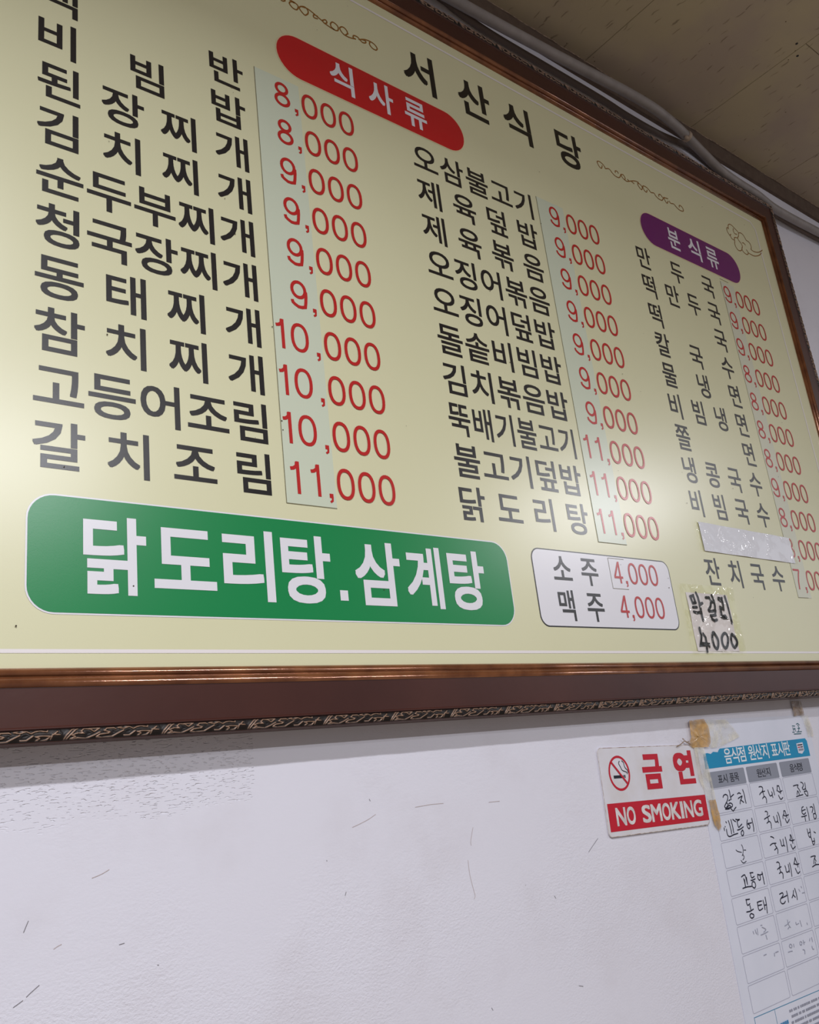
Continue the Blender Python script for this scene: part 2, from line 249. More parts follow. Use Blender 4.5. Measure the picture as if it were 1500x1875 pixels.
# ------------------------------------------------------------------ measured strokes (handwriting, ornaments)
HAND = {'r1a': [[[1.5721,-0.0891],[1.5751,-0.0861],[1.5819,-0.0847],[1.5873,-0.0869],[1.5878,-0.0906],[1.5845,-0.0957],[1.5783,-0.1004],[1.5715,-0.1051],[1.5718,-0.1078]],[[1.5965,-0.0779],[1.5975,-0.0834],[1.5968,-0.0901],[1.5978,-0.0956]],[[1.5984,-0.091],[1.6043,-0.0888],[1.6094,-0.0873]],[[1.5788,-0.0992],[1.5826,-0.1022],[1.5826,-0.1056],[1.5785,-0.1065]],[[1.5711,-0.1064],[1.5748,-0.1094],[1.5835,-0.1097],[1.5952,-0.1088],[1.5982,-0.1044],[1.5917,-0.1014],[1.5863,-0.1026]],[[1.5718,-0.1108],[1.579,-0.1115],[1.5853,-0.1115]],[[1.5874,-0.1094],[1.5922,-0.1132],[1.5965,-0.1167],[1.6022,-0.1136],[1.6083,-0.1109]],[[1.5885,-0.0968],[1.594,-0.0956]],[[1.5765,-0.1083],[1.5877,-0.1054],[1.5915,-0.1085]],[[1.6228,-0.0875],[1.6285,-0.086],[1.6335,-0.0882]],[[1.622,-0.096],[1.6291,-0.0943],[1.6368,-0.0929],[1.6334,-0.0964],[1.6276,-0.1013],[1.625,-0.1061]],[[1.6307,-0.0999],[1.6343,-0.1023],[1.6379,-0.1047]],[[1.6435,-0.0812],[1.6455,-0.0893],[1.6452,-0.0996],[1.6454,-0.1071]]], 'r1b': [[[1.7035,-0.0817],[1.709,-0.0815],[1.7152,-0.0831],[1.7154,-0.0874],[1.7117,-0.0913]],[[1.7001,-0.0962],[1.7053,-0.0935],[1.7129,-0.0917],[1.7213,-0.0914]],[[1.7138,-0.0929],[1.7144,-0.0979],[1.7154,-0.1018]],[[1.7074,-0.1046],[1.7126,-0.1019],[1.7169,-0.1016]]], 'r1b2': [[[1.7181,-0.1021],[1.7204,-0.1048],[1.7206,-0.109],[1.7188,-0.1138]],[[1.7335,-0.0904],[1.7349,-0.097],[1.7375,-0.1022],[1.7448,-0.1014],[1.7474,-0.0988],[1.7462,-0.0952]],[[1.7454,-0.1001],[1.7464,-0.1059]],[[1.7532,-0.0872],[1.7545,-0.0938],[1.7546,-0.1017]],[[1.7719,-0.0849],[1.7703,-0.0902],[1.7668,-0.0949]],[[1.7712,-0.0867],[1.7773,-0.0858],[1.7786,-0.0909],[1.7792,-0.0975],[1.7782,-0.1014]],[[1.7695,-0.0952],[1.776,-0.0983],[1.7862,-0.0963]],[[1.7691,-0.1041],[1.7712,-0.109],[1.774,-0.1124],[1.7785,-0.1118],[1.7831,-0.1097]]], 'r1c': [[[1.834,-0.0915],[1.8425,-0.0908],[1.8537,-0.0911],[1.8495,-0.0951],[1.8536,-0.0992],[1.8566,-0.1057]],[[1.8462,-0.1022],[1.8492,-0.1054],[1.8499,-0.1103]],[[1.8458,-0.1029],[1.8414,-0.1091]],[[1.8366,-0.1131],[1.8505,-0.1122],[1.8644,-0.1116]],[[1.8664,-0.0866],[1.8725,-0.0882],[1.8752,-0.0922],[1.8717,-0.0964],[1.8677,-0.0982],[1.8706,-0.1018],[1.8806,-0.1001],[1.8828,-0.0891]],[[1.8727,-0.1054],[1.874,-0.1107],[1.8813,-0.1162],[1.8847,-0.1124],[1.8838,-0.1064],[1.874,-0.1059]],[[1.8806,-0.1001],[1.8812,-0.1054]]], 'r2a': [[[1.5646,-0.1328],[1.5662,-0.135]],[[1.5591,-0.1408],[1.5594,-0.1414]],[[1.5736,-0.1319],[1.5754,-0.14],[1.5762,-0.1493]],[[1.5827,-0.1309],[1.5833,-0.1389],[1.5838,-0.1489]],[[1.5889,-0.1312],[1.5928,-0.134],[1.597,-0.1361]],[[1.5987,-0.132],[1.6044,-0.1336],[1.612,-0.1338],[1.6035,-0.1358],[1.6019,-0.1383],[1.6028,-0.1471],[1.6099,-0.1452],[1.616,-0.1429]],[[1.5971,-0.1517],[1.6076,-0.151],[1.6189,-0.1483]],[[1.6375,-0.1376],[1.6334,-0.1445],[1.6335,-0.1506],[1.6374,-0.1538],[1.6415,-0.1515],[1.6413,-0.1475],[1.6358,-0.1448]],[[1.6375,-0.144],[1.6438,-0.1444],[1.6505,-0.1441]],[[1.6537,-0.1363],[1.6542,-0.1449],[1.6535,-0.1543],[1.6517,-0.1601]]], 'r2a2': [[[1.5551,-0.1429],[1.5546,-0.1474]],[[1.5618,-0.1463],[1.5611,-0.1515],[1.5624,-0.1575],[1.5689,-0.1599],[1.582,-0.1582],[1.5961,-0.1576]],[[1.5764,-0.1487],[1.5755,-0.1558]],[[1.5832,-0.1488],[1.5834,-0.1547]],[[1.6144,-0.1531],[1.6163,-0.158],[1.6141,-0.1617],[1.6102,-0.1636],[1.6074,-0.1609],[1.6086,-0.1564],[1.6142,-0.1537]]], 'r2b': [[[1.7064,-0.1292],[1.7118,-0.1295],[1.7144,-0.1329],[1.7114,-0.1367]],[[1.6978,-0.1429],[1.7083,-0.1406],[1.7195,-0.1386]],[[1.7113,-0.1402],[1.7119,-0.1451],[1.7107,-0.1477]],[[1.7038,-0.1511],[1.713,-0.1487],[1.7174,-0.1513],[1.718,-0.1562],[1.7161,-0.1622]],[[1.7328,-0.1415],[1.7343,-0.1476],[1.7362,-0.1527],[1.7447,-0.1508],[1.7458,-0.1404]],[[1.7438,-0.1514],[1.7458,-0.1548]],[[1.7516,-0.1354],[1.7539,-0.1413],[1.754,-0.149],[1.7543,-0.1561],[1.7531,-0.1619]],[[1.7752,-0.1351],[1.7734,-0.1406],[1.7682,-0.1442],[1.7668,-0.149]],[[1.7758,-0.1355],[1.78,-0.1356],[1.781,-0.1414],[1.7815,-0.1496]],[[1.7705,-0.1424],[1.7778,-0.1453],[1.7898,-0.1441]],[[1.7742,-0.1498],[1.7759,-0.1557],[1.7787,-0.1588],[1.7844,-0.1559],[1.7885,-0.1532]]], 'r2c': [[[1.8482,-0.1361],[1.8548,-0.135]],[[1.8465,-0.1429],[1.853,-0.1417],[1.86,-0.1414]],[[1.8475,-0.1375],[1.8442,-0.1444],[1.8467,-0.1487],[1.8523,-0.1497],[1.8586,-0.1474]],[[1.8384,-0.1536],[1.8472,-0.1538],[1.8597,-0.153]],[[1.8521,-0.1547],[1.851,-0.1633]],[[1.8673,-0.1373],[1.8679,-0.1455],[1.8682,-0.1543],[1.8662,-0.1632]],[[1.8812,-0.1388],[1.8881,-0.1387],[1.8919,-0.1421],[1.8843,-0.1498]],[[1.8975,-0.1338],[1.8978,-0.1412],[1.897,-0.1522]],[[1.8882,-0.1528],[1.8869,-0.1585],[1.8885,-0.1631],[1.8944,-0.1623],[1.8982,-0.1575],[1.8957,-0.1532],[1.8889,-0.1528]]], 'r3a': [[[1.6003,-0.1785],[1.6024,-0.1827],[1.6023,-0.1893],[1.5986,-0.1953],[1.6007,-0.1995],[1.5994,-0.2026],[1.5947,-0.2049]],[[1.5788,-0.1852],[1.5837,-0.1885],[1.5951,-0.1916]],[[1.605,-0.1889],[1.611,-0.1897]],[[1.5884,-0.205],[1.5917,-0.2093],[1.5962,-0.2106],[1.6045,-0.2088]],[[1.5986,-0.1953],[1.5952,-0.1975]]], 'r3b': [[[1.7063,-0.1768],[1.7125,-0.1783],[1.7168,-0.1808]],[[1.6982,-0.1922],[1.7074,-0.1899],[1.7207,-0.1909]],[[1.7162,-0.1917],[1.717,-0.1959],[1.7198,-0.199],[1.7102,-0.2022]],[[1.7198,-0.199],[1.722,-0.2034],[1.7191,-0.2098]],[[1.738,-0.1862],[1.7393,-0.1912],[1.7391,-0.1977],[1.7469,-0.1976],[1.749,-0.1868]],[[1.7472,-0.197],[1.75,-0.2001]],[[1.7588,-0.1839],[1.7595,-0.1916],[1.7586,-0.1998],[1.7569,-0.2113]],[[1.7788,-0.1821],[1.7787,-0.187],[1.7739,-0.1913]],[[1.781,-0.182],[1.7828,-0.1875],[1.7831,-0.1931],[1.782,-0.1986]],[[1.7725,-0.1911],[1.7801,-0.1934],[1.7904,-0.1929]],[[1.7736,-0.1996],[1.7753,-0.2054],[1.7778,-0.2092],[1.7838,-0.2072],[1.7888,-0.2057]]], 'r3c': [[[1.8494,-0.179],[1.8491,-0.1876],[1.85,-0.1935],[1.8533,-0.196],[1.8577,-0.1915],[1.8593,-0.1852],[1.8598,-0.1795]],[[1.8491,-0.1876],[1.859,-0.1859]],[[1.8735,-0.1873],[1.879,-0.1901]],[[1.8576,-0.198],[1.8583,-0.2059],[1.8595,-0.2111],[1.8648,-0.2096],[1.8679,-0.205],[1.8684,-0.1993]],[[1.8589,-0.2046],[1.8671,-0.2049]],[[1.8564,-0.1942],[1.8577,-0.1994]]], 'r4a': [[[1.5784,-0.2329],[1.5854,-0.231],[1.5904,-0.2311],[1.5919,-0.2351],[1.5924,-0.2416],[1.5931,-0.2475]],[[1.5844,-0.2366],[1.5851,-0.2425],[1.5854,-0.2495]],[[1.6085,-0.2301],[1.6134,-0.2305],[1.619,-0.231]],[[1.6105,-0.2314],[1.6099,-0.2358],[1.6123,-0.2394],[1.6205,-0.238]],[[1.6069,-0.2431],[1.6132,-0.2434],[1.6218,-0.2427]],[[1.6329,-0.2362],[1.6411,-0.2384],[1.6506,-0.2375]],[[1.634,-0.2367],[1.6316,-0.2422],[1.6348,-0.2469],[1.64,-0.2454],[1.6403,-0.2402]],[[1.6499,-0.2344],[1.6496,-0.2429],[1.6495,-0.2553]]], 'r4a2': [[[1.5752,-0.2524],[1.5894,-0.252],[1.6049,-0.2534]],[[1.5867,-0.2389],[1.5846,-0.2513]],[[1.6095,-0.2474],[1.6071,-0.2532],[1.6133,-0.2577],[1.619,-0.254],[1.6176,-0.2476],[1.611,-0.2461]],[[1.6501,-0.244],[1.6492,-0.2559]],[[1.594,-0.2358],[1.593,-0.248]]], 'r4b': [[[1.7075,-0.2252],[1.7124,-0.2248],[1.7166,-0.2278],[1.7159,-0.2324],[1.7133,-0.2367]],[[1.7054,-0.2376],[1.7116,-0.2358],[1.7204,-0.2347]],[[1.7139,-0.2368],[1.7145,-0.2416],[1.715,-0.2437],[1.7087,-0.2455]],[[1.715,-0.2437],[1.7206,-0.2465],[1.7205,-0.2512],[1.7185,-0.2556]],[[1.7348,-0.235],[1.7358,-0.2406],[1.7358,-0.2467],[1.7461,-0.2454],[1.7478,-0.2341]],[[1.7464,-0.2448],[1.7463,-0.2482]],[[1.7536,-0.2322],[1.7541,-0.2404],[1.7532,-0.2485],[1.7515,-0.2567]],[[1.7781,-0.2255],[1.7742,-0.2308],[1.7685,-0.2369]],[[1.7781,-0.2255],[1.7795,-0.2316],[1.7819,-0.2388],[1.7811,-0.2435]],[[1.7704,-0.2358],[1.7791,-0.2387],[1.7879,-0.2382]],[[1.7705,-0.2448],[1.7732,-0.2513],[1.7763,-0.2552],[1.7839,-0.2528]]], 'r4c': [[[1.8385,-0.2325],[1.8455,-0.232],[1.8571,-0.2329],[1.8502,-0.2376],[1.8446,-0.246]],[[1.8531,-0.238],[1.8554,-0.2426]],[[1.8361,-0.2512],[1.8507,-0.249],[1.8666,-0.2505]],[[1.8515,-0.2442],[1.8514,-0.2491]]], 'r5a': [[[1.577,-0.2724],[1.5828,-0.2729],[1.5896,-0.2734]],[[1.5787,-0.2732],[1.5777,-0.2781],[1.5799,-0.2825],[1.5876,-0.2807]],[[1.5864,-0.2835],[1.5871,-0.2917]],[[1.5717,-0.2926],[1.5844,-0.2932],[1.5952,-0.2915]],[[1.5847,-0.2973],[1.5795,-0.3004],[1.5835,-0.3051],[1.5908,-0.3043],[1.5924,-0.3006],[1.5857,-0.2975]],[[1.6121,-0.2826],[1.6194,-0.2822],[1.6275,-0.2825]],[[1.613,-0.2827],[1.6121,-0.2897],[1.6133,-0.2965],[1.6216,-0.2964],[1.6262,-0.2951]],[[1.6127,-0.2883],[1.6248,-0.2887]],[[1.6327,-0.2823],[1.6335,-0.2901],[1.6331,-0.2983]],[[1.6418,-0.2781],[1.6415,-0.2884],[1.6384,-0.3053]],[[1.6331,-0.2911],[1.6413,-0.2914]]], 'r5b': [[[1.6936,-0.281],[1.7049,-0.2801],[1.7049,-0.2849],[1.6941,-0.2895],[1.6914,-0.2933],[1.6946,-0.298],[1.703,-0.2988],[1.7086,-0.296]],[[1.6956,-0.2887],[1.7101,-0.2878],[1.7182,-0.287]],[[1.7206,-0.2794],[1.7208,-0.2884],[1.7192,-0.2993]],[[1.746,-0.2822],[1.7419,-0.2885],[1.735,-0.2939]],[[1.7414,-0.2895],[1.7469,-0.2947]],[[1.7518,-0.2794],[1.7534,-0.2903],[1.7523,-0.2998]]]}
FAINT = {'f5': [[[1.7659,-0.2831],[1.7685,-0.2873]],[[1.7768,-0.2794],[1.7777,-0.2822]],[[1.7756,-0.2916],[1.7846,-0.292]]], 'f6a': [[[1.5793,-0.3272],[1.5805,-0.3314]],[[1.5869,-0.3256],[1.5889,-0.3329]],[[1.5942,-0.3249],[1.593,-0.3351]],[[1.6077,-0.3218],[1.6126,-0.3221]],[[1.6112,-0.3254],[1.6197,-0.3294],[1.6218,-0.3318],[1.6135,-0.3343]],[[1.6021,-0.3373],[1.6165,-0.3368],[1.6273,-0.3358]],[[1.6182,-0.3401],[1.6192,-0.3473]]], 'f6b': [[[1.6879,-0.3368],[1.697,-0.3358],[1.7082,-0.3326]],[[1.7015,-0.3283],[1.7014,-0.3355],[1.7053,-0.3414]],[[1.6967,-0.3435],[1.7033,-0.341],[1.7068,-0.3427]],[[1.7292,-0.3372],[1.7294,-0.3414],[1.7386,-0.3409]],[[1.745,-0.3368],[1.7466,-0.3476]],[[1.7682,-0.345],[1.7689,-0.3483]]], 'f7': [[[1.6909,-0.3701],[1.6884,-0.3732],[1.6935,-0.3762],[1.698,-0.3735],[1.6944,-0.3697],[1.6909,-0.3701]],[[1.7044,-0.3716],[1.7042,-0.3767]],[[1.6804,-0.3813],[1.689,-0.3814],[1.6951,-0.3821]],[[1.7282,-0.3724],[1.7264,-0.3762],[1.731,-0.3781],[1.7349,-0.3746],[1.7307,-0.3718]],[[1.7408,-0.3716],[1.7407,-0.3788]],[[1.741,-0.3758],[1.7456,-0.3756]],[[1.766,-0.3731],[1.7631,-0.3767]],[[1.7733,-0.3723],[1.7731,-0.3796]],[[1.7673,-0.3869],[1.7681,-0.3923],[1.7722,-0.393]],[[1.7325,-0.3866],[1.7382,-0.3887],[1.7365,-0.3946]],[[1.5978,-0.371],[1.606,-0.3706]],[[1.6333,-0.3739],[1.6322,-0.3786]],[[1.6375,-0.3737],[1.647,-0.3735]]]}
NOTE = {'n': [[[1.5475,0.2962],[1.5589,0.2987],[1.5614,0.2857]],[[1.5484,0.2962],[1.5515,0.2828],[1.5626,0.2842]],[[1.57,0.305],[1.5739,0.2962],[1.5751,0.2846],[1.5756,0.271],[1.575,0.2595],[1.5753,0.2481]],[[1.5758,0.2815],[1.5856,0.284]],[[1.5486,0.2743],[1.5628,0.2748]],[[1.5488,0.265],[1.5604,0.2633],[1.5726,0.2652]],[[1.6017,0.2962],[1.6137,0.2967],[1.6184,0.2894],[1.6125,0.2786],[1.602,0.2697]],[[1.6248,0.302],[1.6285,0.2919],[1.6287,0.2802],[1.6256,0.2694]],[[1.6168,0.2878],[1.6269,0.2876]],[[1.603,0.2677],[1.6141,0.268],[1.6269,0.2705]],[[1.6261,0.2684],[1.6228,0.2619]],[[1.6052,0.2588],[1.624,0.2603]],[[1.6068,0.2583],[1.6081,0.252],[1.6159,0.2485],[1.625,0.2508]],[[1.6471,0.297],[1.6595,0.2953],[1.6601,0.2845],[1.6578,0.2736],[1.6472,0.2776],[1.6461,0.2625]],[[1.6462,0.2948],[1.656,0.2908],[1.6604,0.2975]],[[1.6435,0.2582],[1.6517,0.2552],[1.6638,0.255],[1.6591,0.2597],[1.6492,0.2584]],[[1.6724,0.3018],[1.6754,0.2872],[1.6762,0.2699],[1.6776,0.2537],[1.678,0.2451]],[[1.5565,0.2327],[1.5569,0.224],[1.5578,0.2169],[1.5533,0.2067],[1.5474,0.1975],[1.5762,0.1997]],[[1.5646,0.2211],[1.5708,0.214],[1.5703,0.2027],[1.5666,0.1854]],[[1.5507,0.2021],[1.5782,0.2002],[1.5774,0.1956]]], 'z': [[[1.6014,0.2242],[1.5941,0.2142],[1.5938,0.2039],[1.5962,0.1957],[1.6025,0.1911],[1.61,0.1989],[1.613,0.2093],[1.6083,0.2186],[1.6014,0.2242]],[[1.6392,0.2226],[1.6288,0.2146],[1.6262,0.2031],[1.6289,0.1959],[1.6351,0.1928],[1.6444,0.2001],[1.6499,0.2117],[1.6479,0.2212],[1.6392,0.2226]],[[1.6687,0.2215],[1.6612,0.2118],[1.6612,0.2023],[1.6673,0.1939],[1.6802,0.2025],[1.6802,0.212],[1.6729,0.2226]]]}
ORN = {'L': [[[0.688,1.3291],[0.6922,1.3275],[0.6977,1.3315],[0.6957,1.3345]],[[0.705,1.3391],[0.7183,1.3386],[0.7247,1.3341],[0.7209,1.3244],[0.7126,1.3238],[0.7064,1.3301],[0.7099,1.3362],[0.7183,1.3378]],[[0.7447,1.329],[0.738,1.3218],[0.7308,1.326],[0.7268,1.3319],[0.7311,1.3377],[0.7397,1.3411],[0.7454,1.336],[0.7447,1.329]],[[0.7311,1.3377],[0.7442,1.3403],[0.7562,1.3372],[0.7636,1.3339],[0.7727,1.3306],[0.7817,1.3264],[0.7925,1.3241],[0.8019,1.3234],[0.8086,1.3262],[0.8102,1.3339],[0.8067,1.3387],[0.7989,1.3403],[0.7935,1.3339],[0.7943,1.3268],[0.8019,1.3234]],[[0.7653,1.3348],[0.7574,1.3337],[0.7569,1.3275],[0.7647,1.3286]],[[0.7759,1.3316],[0.7826,1.3362],[0.7853,1.3319],[0.7801,1.3264],[0.7757,1.3298]],[[0.83,1.3295],[0.8306,1.3349],[0.8263,1.3402],[0.8199,1.3409],[0.8136,1.3349],[0.8161,1.3287],[0.8229,1.3239],[0.836,1.3242],[0.8479,1.3282]],[[0.8478,1.3273],[0.8431,1.3289],[0.8453,1.3345],[0.8537,1.3356],[0.8583,1.3321],[0.8646,1.3286],[0.8717,1.3315],[0.8722,1.3361],[0.8637,1.335],[0.8565,1.3311]],[[0.8565,1.3311],[0.8708,1.3389],[0.8847,1.3411],[0.8946,1.3386],[0.899,1.3323],[0.8948,1.3266],[0.8864,1.3273],[0.8811,1.3332],[0.8827,1.3392]],[[0.8318,1.3314],[0.8263,1.3258]]], 'R': [[[1.56,1.3364],[1.555,1.327],[1.5481,1.3279],[1.5432,1.336],[1.5436,1.3417],[1.5526,1.3445],[1.5638,1.3416],[1.5693,1.3355]],[[1.5696,1.3366],[1.5709,1.3325],[1.5818,1.3369],[1.5888,1.336],[1.5936,1.3314]],[[1.5925,1.3319],[1.603,1.3258],[1.6151,1.325],[1.6238,1.3294],[1.6304,1.3396]],[[1.6085,1.3364],[1.61,1.3417],[1.6177,1.343],[1.6204,1.3393]],[[1.6304,1.3396],[1.64,1.3424],[1.6454,1.3351],[1.641,1.3287],[1.6325,1.3338],[1.6312,1.338]],[[1.641,1.3287],[1.6508,1.3278],[1.6683,1.3357],[1.6857,1.3425],[1.699,1.3439]],[[1.6541,1.3348],[1.6597,1.3323]],[[1.6706,1.3346],[1.6788,1.3321]],[[1.699,1.3439],[1.6949,1.3346],[1.7027,1.3262],[1.708,1.3263],[1.7121,1.3355],[1.7033,1.3407],[1.698,1.3406]],[[1.7121,1.3355],[1.719,1.3411],[1.7323,1.3414],[1.7412,1.3362]],[[1.7151,1.3367],[1.7177,1.3281],[1.7261,1.3255],[1.7311,1.3332]],[[1.7412,1.3362],[1.7467,1.3325],[1.7597,1.3355],[1.7645,1.3296]],[[1.7634,1.3301],[1.7752,1.3248],[1.7888,1.3251],[1.7968,1.333],[1.8014,1.3386]],[[1.7792,1.3331],[1.7813,1.3398],[1.7887,1.3416],[1.7951,1.3362]],[[1.8014,1.3386],[1.8188,1.3412]],[[1.8014,1.3386],[1.804,1.3298],[1.8105,1.3244],[1.8174,1.3328]],[[1.8237,1.3352],[1.8279,1.3308],[1.8414,1.3339],[1.8484,1.3295]],[[1.8484,1.3295],[1.8607,1.3241],[1.875,1.3244],[1.8824,1.329],[1.8797,1.338],[1.869,1.3401],[1.865,1.3327]]], 'flower': [[[2.099,1.3487],[2.0921,1.351],[2.0875,1.341],[2.0911,1.3321],[2.0976,1.3269],[2.1033,1.3195],[2.1128,1.3181]],[[2.0986,1.3514],[2.102,1.3619],[2.1124,1.3684],[2.1249,1.3671],[2.1345,1.362],[2.1446,1.3579],[2.15,1.3532]],[[2.1261,1.3591],[2.1227,1.3504],[2.1272,1.3435],[2.1379,1.3448]],[[2.0976,1.3269],[2.1039,1.3336]],[[2.15,1.3532],[2.1619,1.3573],[2.173,1.3553],[2.1801,1.3473],[2.1834,1.3409]],[[2.1495,1.3521],[2.1456,1.3423],[2.1375,1.3329],[2.1403,1.3255],[2.1495,1.3192],[2.1523,1.3117],[2.1472,1.3025]],[[2.1371,1.3319],[2.1264,1.3306],[2.1183,1.3264],[2.1161,1.3155],[2.1118,1.3048],[2.115,1.2948],[2.1228,1.289],[2.1353,1.2912],[2.1433,1.2966]],[[2.1459,1.3031],[2.1471,1.2951],[2.1554,1.2903],[2.1668,1.2893],[2.1745,1.2937],[2.1759,1.3007],[2.1704,1.3055]],[[2.1572,1.3236],[2.1652,1.3254],[2.1711,1.3217]],[[2.1834,1.3409],[2.1963,1.3395],[2.2027,1.3331],[2.2034,1.3257],[2.1984,1.3156]],[[2.1984,1.3156],[2.2096,1.3136],[2.2291,1.3166],[2.2476,1.324],[2.2648,1.3353]],[[2.1763,1.298],[2.1908,1.2971],[2.2076,1.2978],[2.2271,1.3045],[2.2429,1.3129],[2.2546,1.3224]],[[2.2648,1.3353],[2.2557,1.3285]]]}
CIG = {'smoke': [[[1.2814,-0.0006],[1.2782,-0.0044],[1.2817,-0.0115],[1.2846,-0.0164],[1.2906,-0.0189],[1.2956,-0.0207],[1.2968,-0.0242]],[[1.287,-0.0003],[1.2915,-0.0041],[1.2922,-0.0095],[1.2943,-0.0138],[1.2987,-0.0175],[1.2989,-0.0223]]], 'logo': [[[1.8858,0.0298],[1.8966,0.0289]],[[1.8867,0.0263],[1.8869,0.0193]],[[1.8931,0.0251],[1.895,0.018]],[[1.8868,0.0228],[1.8957,0.0232]],[[1.8813,0.0166],[1.8889,0.0162]],[[1.9044,0.0324],[1.9112,0.0338],[1.9164,0.0301]],[[1.9096,0.0304],[1.9123,0.025],[1.9069,0.0174]],[[1.9063,0.0236],[1.9151,0.0235]],[[1.8993,0.0161],[1.9194,0.0159]],[[1.8855,0.0125],[1.9148,0.0117]]]}
SCR = {'dark': [[[0.2929,-0.0994],[0.295,-0.0946],[0.2976,-0.0889]],[[0.2841,-0.1664],[0.2892,-0.1641],[0.2934,-0.162]],[[0.2965,-0.1598],[0.3007,-0.1567],[0.3091,-0.1514]],[[0.3922,-0.1291],[0.3982,-0.1286]],[[0.4347,-0.1575],[0.4366,-0.1579]],[[0.6897,-0.1262],[0.6919,-0.122]],[[1.168,-0.1353],[1.1811,-0.1269],[1.1959,-0.1177]],[[0.7421,-0.0116],[0.7436,-0.0146]],[[0.6657,-0.0799],[0.6664,-0.0813]],[[1.0737,-0.1865],[1.0764,-0.1908]],[[1.0978,-0.3171],[1.1072,-0.3198]],[[0.9168,-0.3067],[0.9192,-0.3106]]], 'thin': [[[0.907,-0.1125],[0.907,-0.131],[0.91,-0.1498],[0.9122,-0.1611],[0.9094,-0.165]],[[0.7101,-0.0448],[0.7239,-0.0415],[0.738,-0.0374],[0.7506,-0.0324]],[[0.323,-0.1205],[0.3269,-0.1186],[0.3313,-0.1173]],[[0.9245,-0.0694],[0.9169,-0.0875],[0.9169,-0.0936]],[[0.3824,-0.0512],[0.3732,-0.0549],[0.3631,-0.0573]],[[0.8202,-0.0303],[0.8506,-0.0296],[0.8733,-0.0304]],[[0.9627,-0.0377],[0.9856,-0.0384]]]}
CABLE_A = [[0.8139, 0.03, 1.5671], [0.9448, 0.03, 1.5668], [1.0778, 0.03, 1.5927], [1.1837, 0.034, 1.5939], [1.2478, 0.036, 1.5948], [1.4151, 0.045, 1.5932], [1.5053, 0.05, 1.5939], [1.6005, 0.055, 1.5951], [1.6979, 0.062, 1.5935], [1.8039, 0.066, 1.5892], [1.9137, 0.05, 1.6024], [1.9753, 0.045, 1.594], [2.0579, 0.04, 1.5731], [2.1339, 0.038, 1.5525], [2.2231, 0.034, 1.5496], [2.3292, 0.032, 1.5501], [2.4123, 0.032, 1.5367], [2.5281, 0.032, 1.5372], [2.7035, 0.032, 1.546], [2.7967, 0.032, 1.5506]]
CABLE_B = [[0.9648, 0.012, 1.6187], [1.1182, 0.012, 1.608], [1.1717, 0.012, 1.598], [1.2693, 0.012, 1.5892], [1.4495, 0.012, 1.5904], [1.6509, 0.012, 1.5919], [1.7594, 0.012, 1.5876], [1.8891, 0.012, 1.5914], [1.9819, 0.011, 1.6055], [2.0499, 0.01, 1.6115], [2.1383, 0.01, 1.5962], [2.27, 0.01, 1.5709], [2.3695, 0.01, 1.5585], [2.4483, 0.01, 1.5464], [2.5712, 0.01, 1.5443], [2.7477, 0.01, 1.5496], [2.842, 0.01, 1.5537]]

# ------------------------------------------------------------------ materials
m_wall = mat('plastered_wall_paint', srgb(226, 222, 228), 0.55, 0.35)
g = G(m_wall); b = m_wall.node_tree.nodes['Principled BSDF']
pos = g.mapped((1, 1, 1)); sep = g.n('ShaderNodeSeparateXYZ'); g.l(pos, sep.inputs[0]); X, Z = sep.outputs[0], sep.outputs[2]
ZC = CAM_H
# the patch of coarse embossed paint under the board's left part
patch = g.math('MULTIPLY', g.rng(X, 0.5695, 0.5665, 0, 1), g.rng(g.math('ADD', Z, g.math('MULTIPLY', g.noise(pos, 9), 0.05)), ZC+0.020, ZC+0.036))
dash = g.noise(g.mapped((120, 120, 520)), 1.0, 1, 0.5)
pits = g.rng(dash, 0.30, 0.40)                 # 0 in the pits
fine = g.noise(g.mapped((230, 230, 330)), 1.0, 3, 0.6)
coarse = g.noise(g.mapped((75, 75, 130)), 1.0, 3, 0.6)
areas = g.rng(g.noise(pos, 3.2, 2), 0.42, 0.62, 0.25, 1.0)
low = g.rng(Z, ZC-0.02, ZC-0.20, 0.25, 1.0)
hgt = g.math('ADD', g.math('MULTIPLY', fine, g.math('MULTIPLY', g.math('MULTIPLY', areas, low), 0.95)), g.math('MULTIPLY', coarse, g.math('MULTIPLY', areas, 0.5)))
hgt = g.math('SUBTRACT', hgt, g.math('MULTIPLY', g.math('MULTIPLY', g.math('SUBTRACT', 1.0, pits), patch), 2.6))
bp = g.n('ShaderNodeBump'); bp.inputs['Distance'].default_value = 0.0020; bp.inputs['Strength'].default_value = 0.5
g.l(hgt, bp.inputs['Height']); g.l(bp.outputs[0], b.inputs['Normal'])
blot = g.noise(pos, 7, 4, 0.6)
c1 = g.mixc(g.rng(blot, 0.45, 0.72), srgb(226, 224, 234), srgb(221, 218, 227))
vor = g.n('ShaderNodeTexVoronoi'); vor.inputs['Scale'].default_value = 22; g.l(g.mapped((1, .001, 1)), vor.inputs['Vector'])
spk = g.math('MULTIPLY', g.rng(vor.outputs['Distance'], 0.030, 0.020), g.rng(g.noise(pos, 6), 0.52, 0.56))
c2 = g.mixc(spk, c1, srgb(90, 80, 80))
g.l(c2, b.inputs['Base Color'])

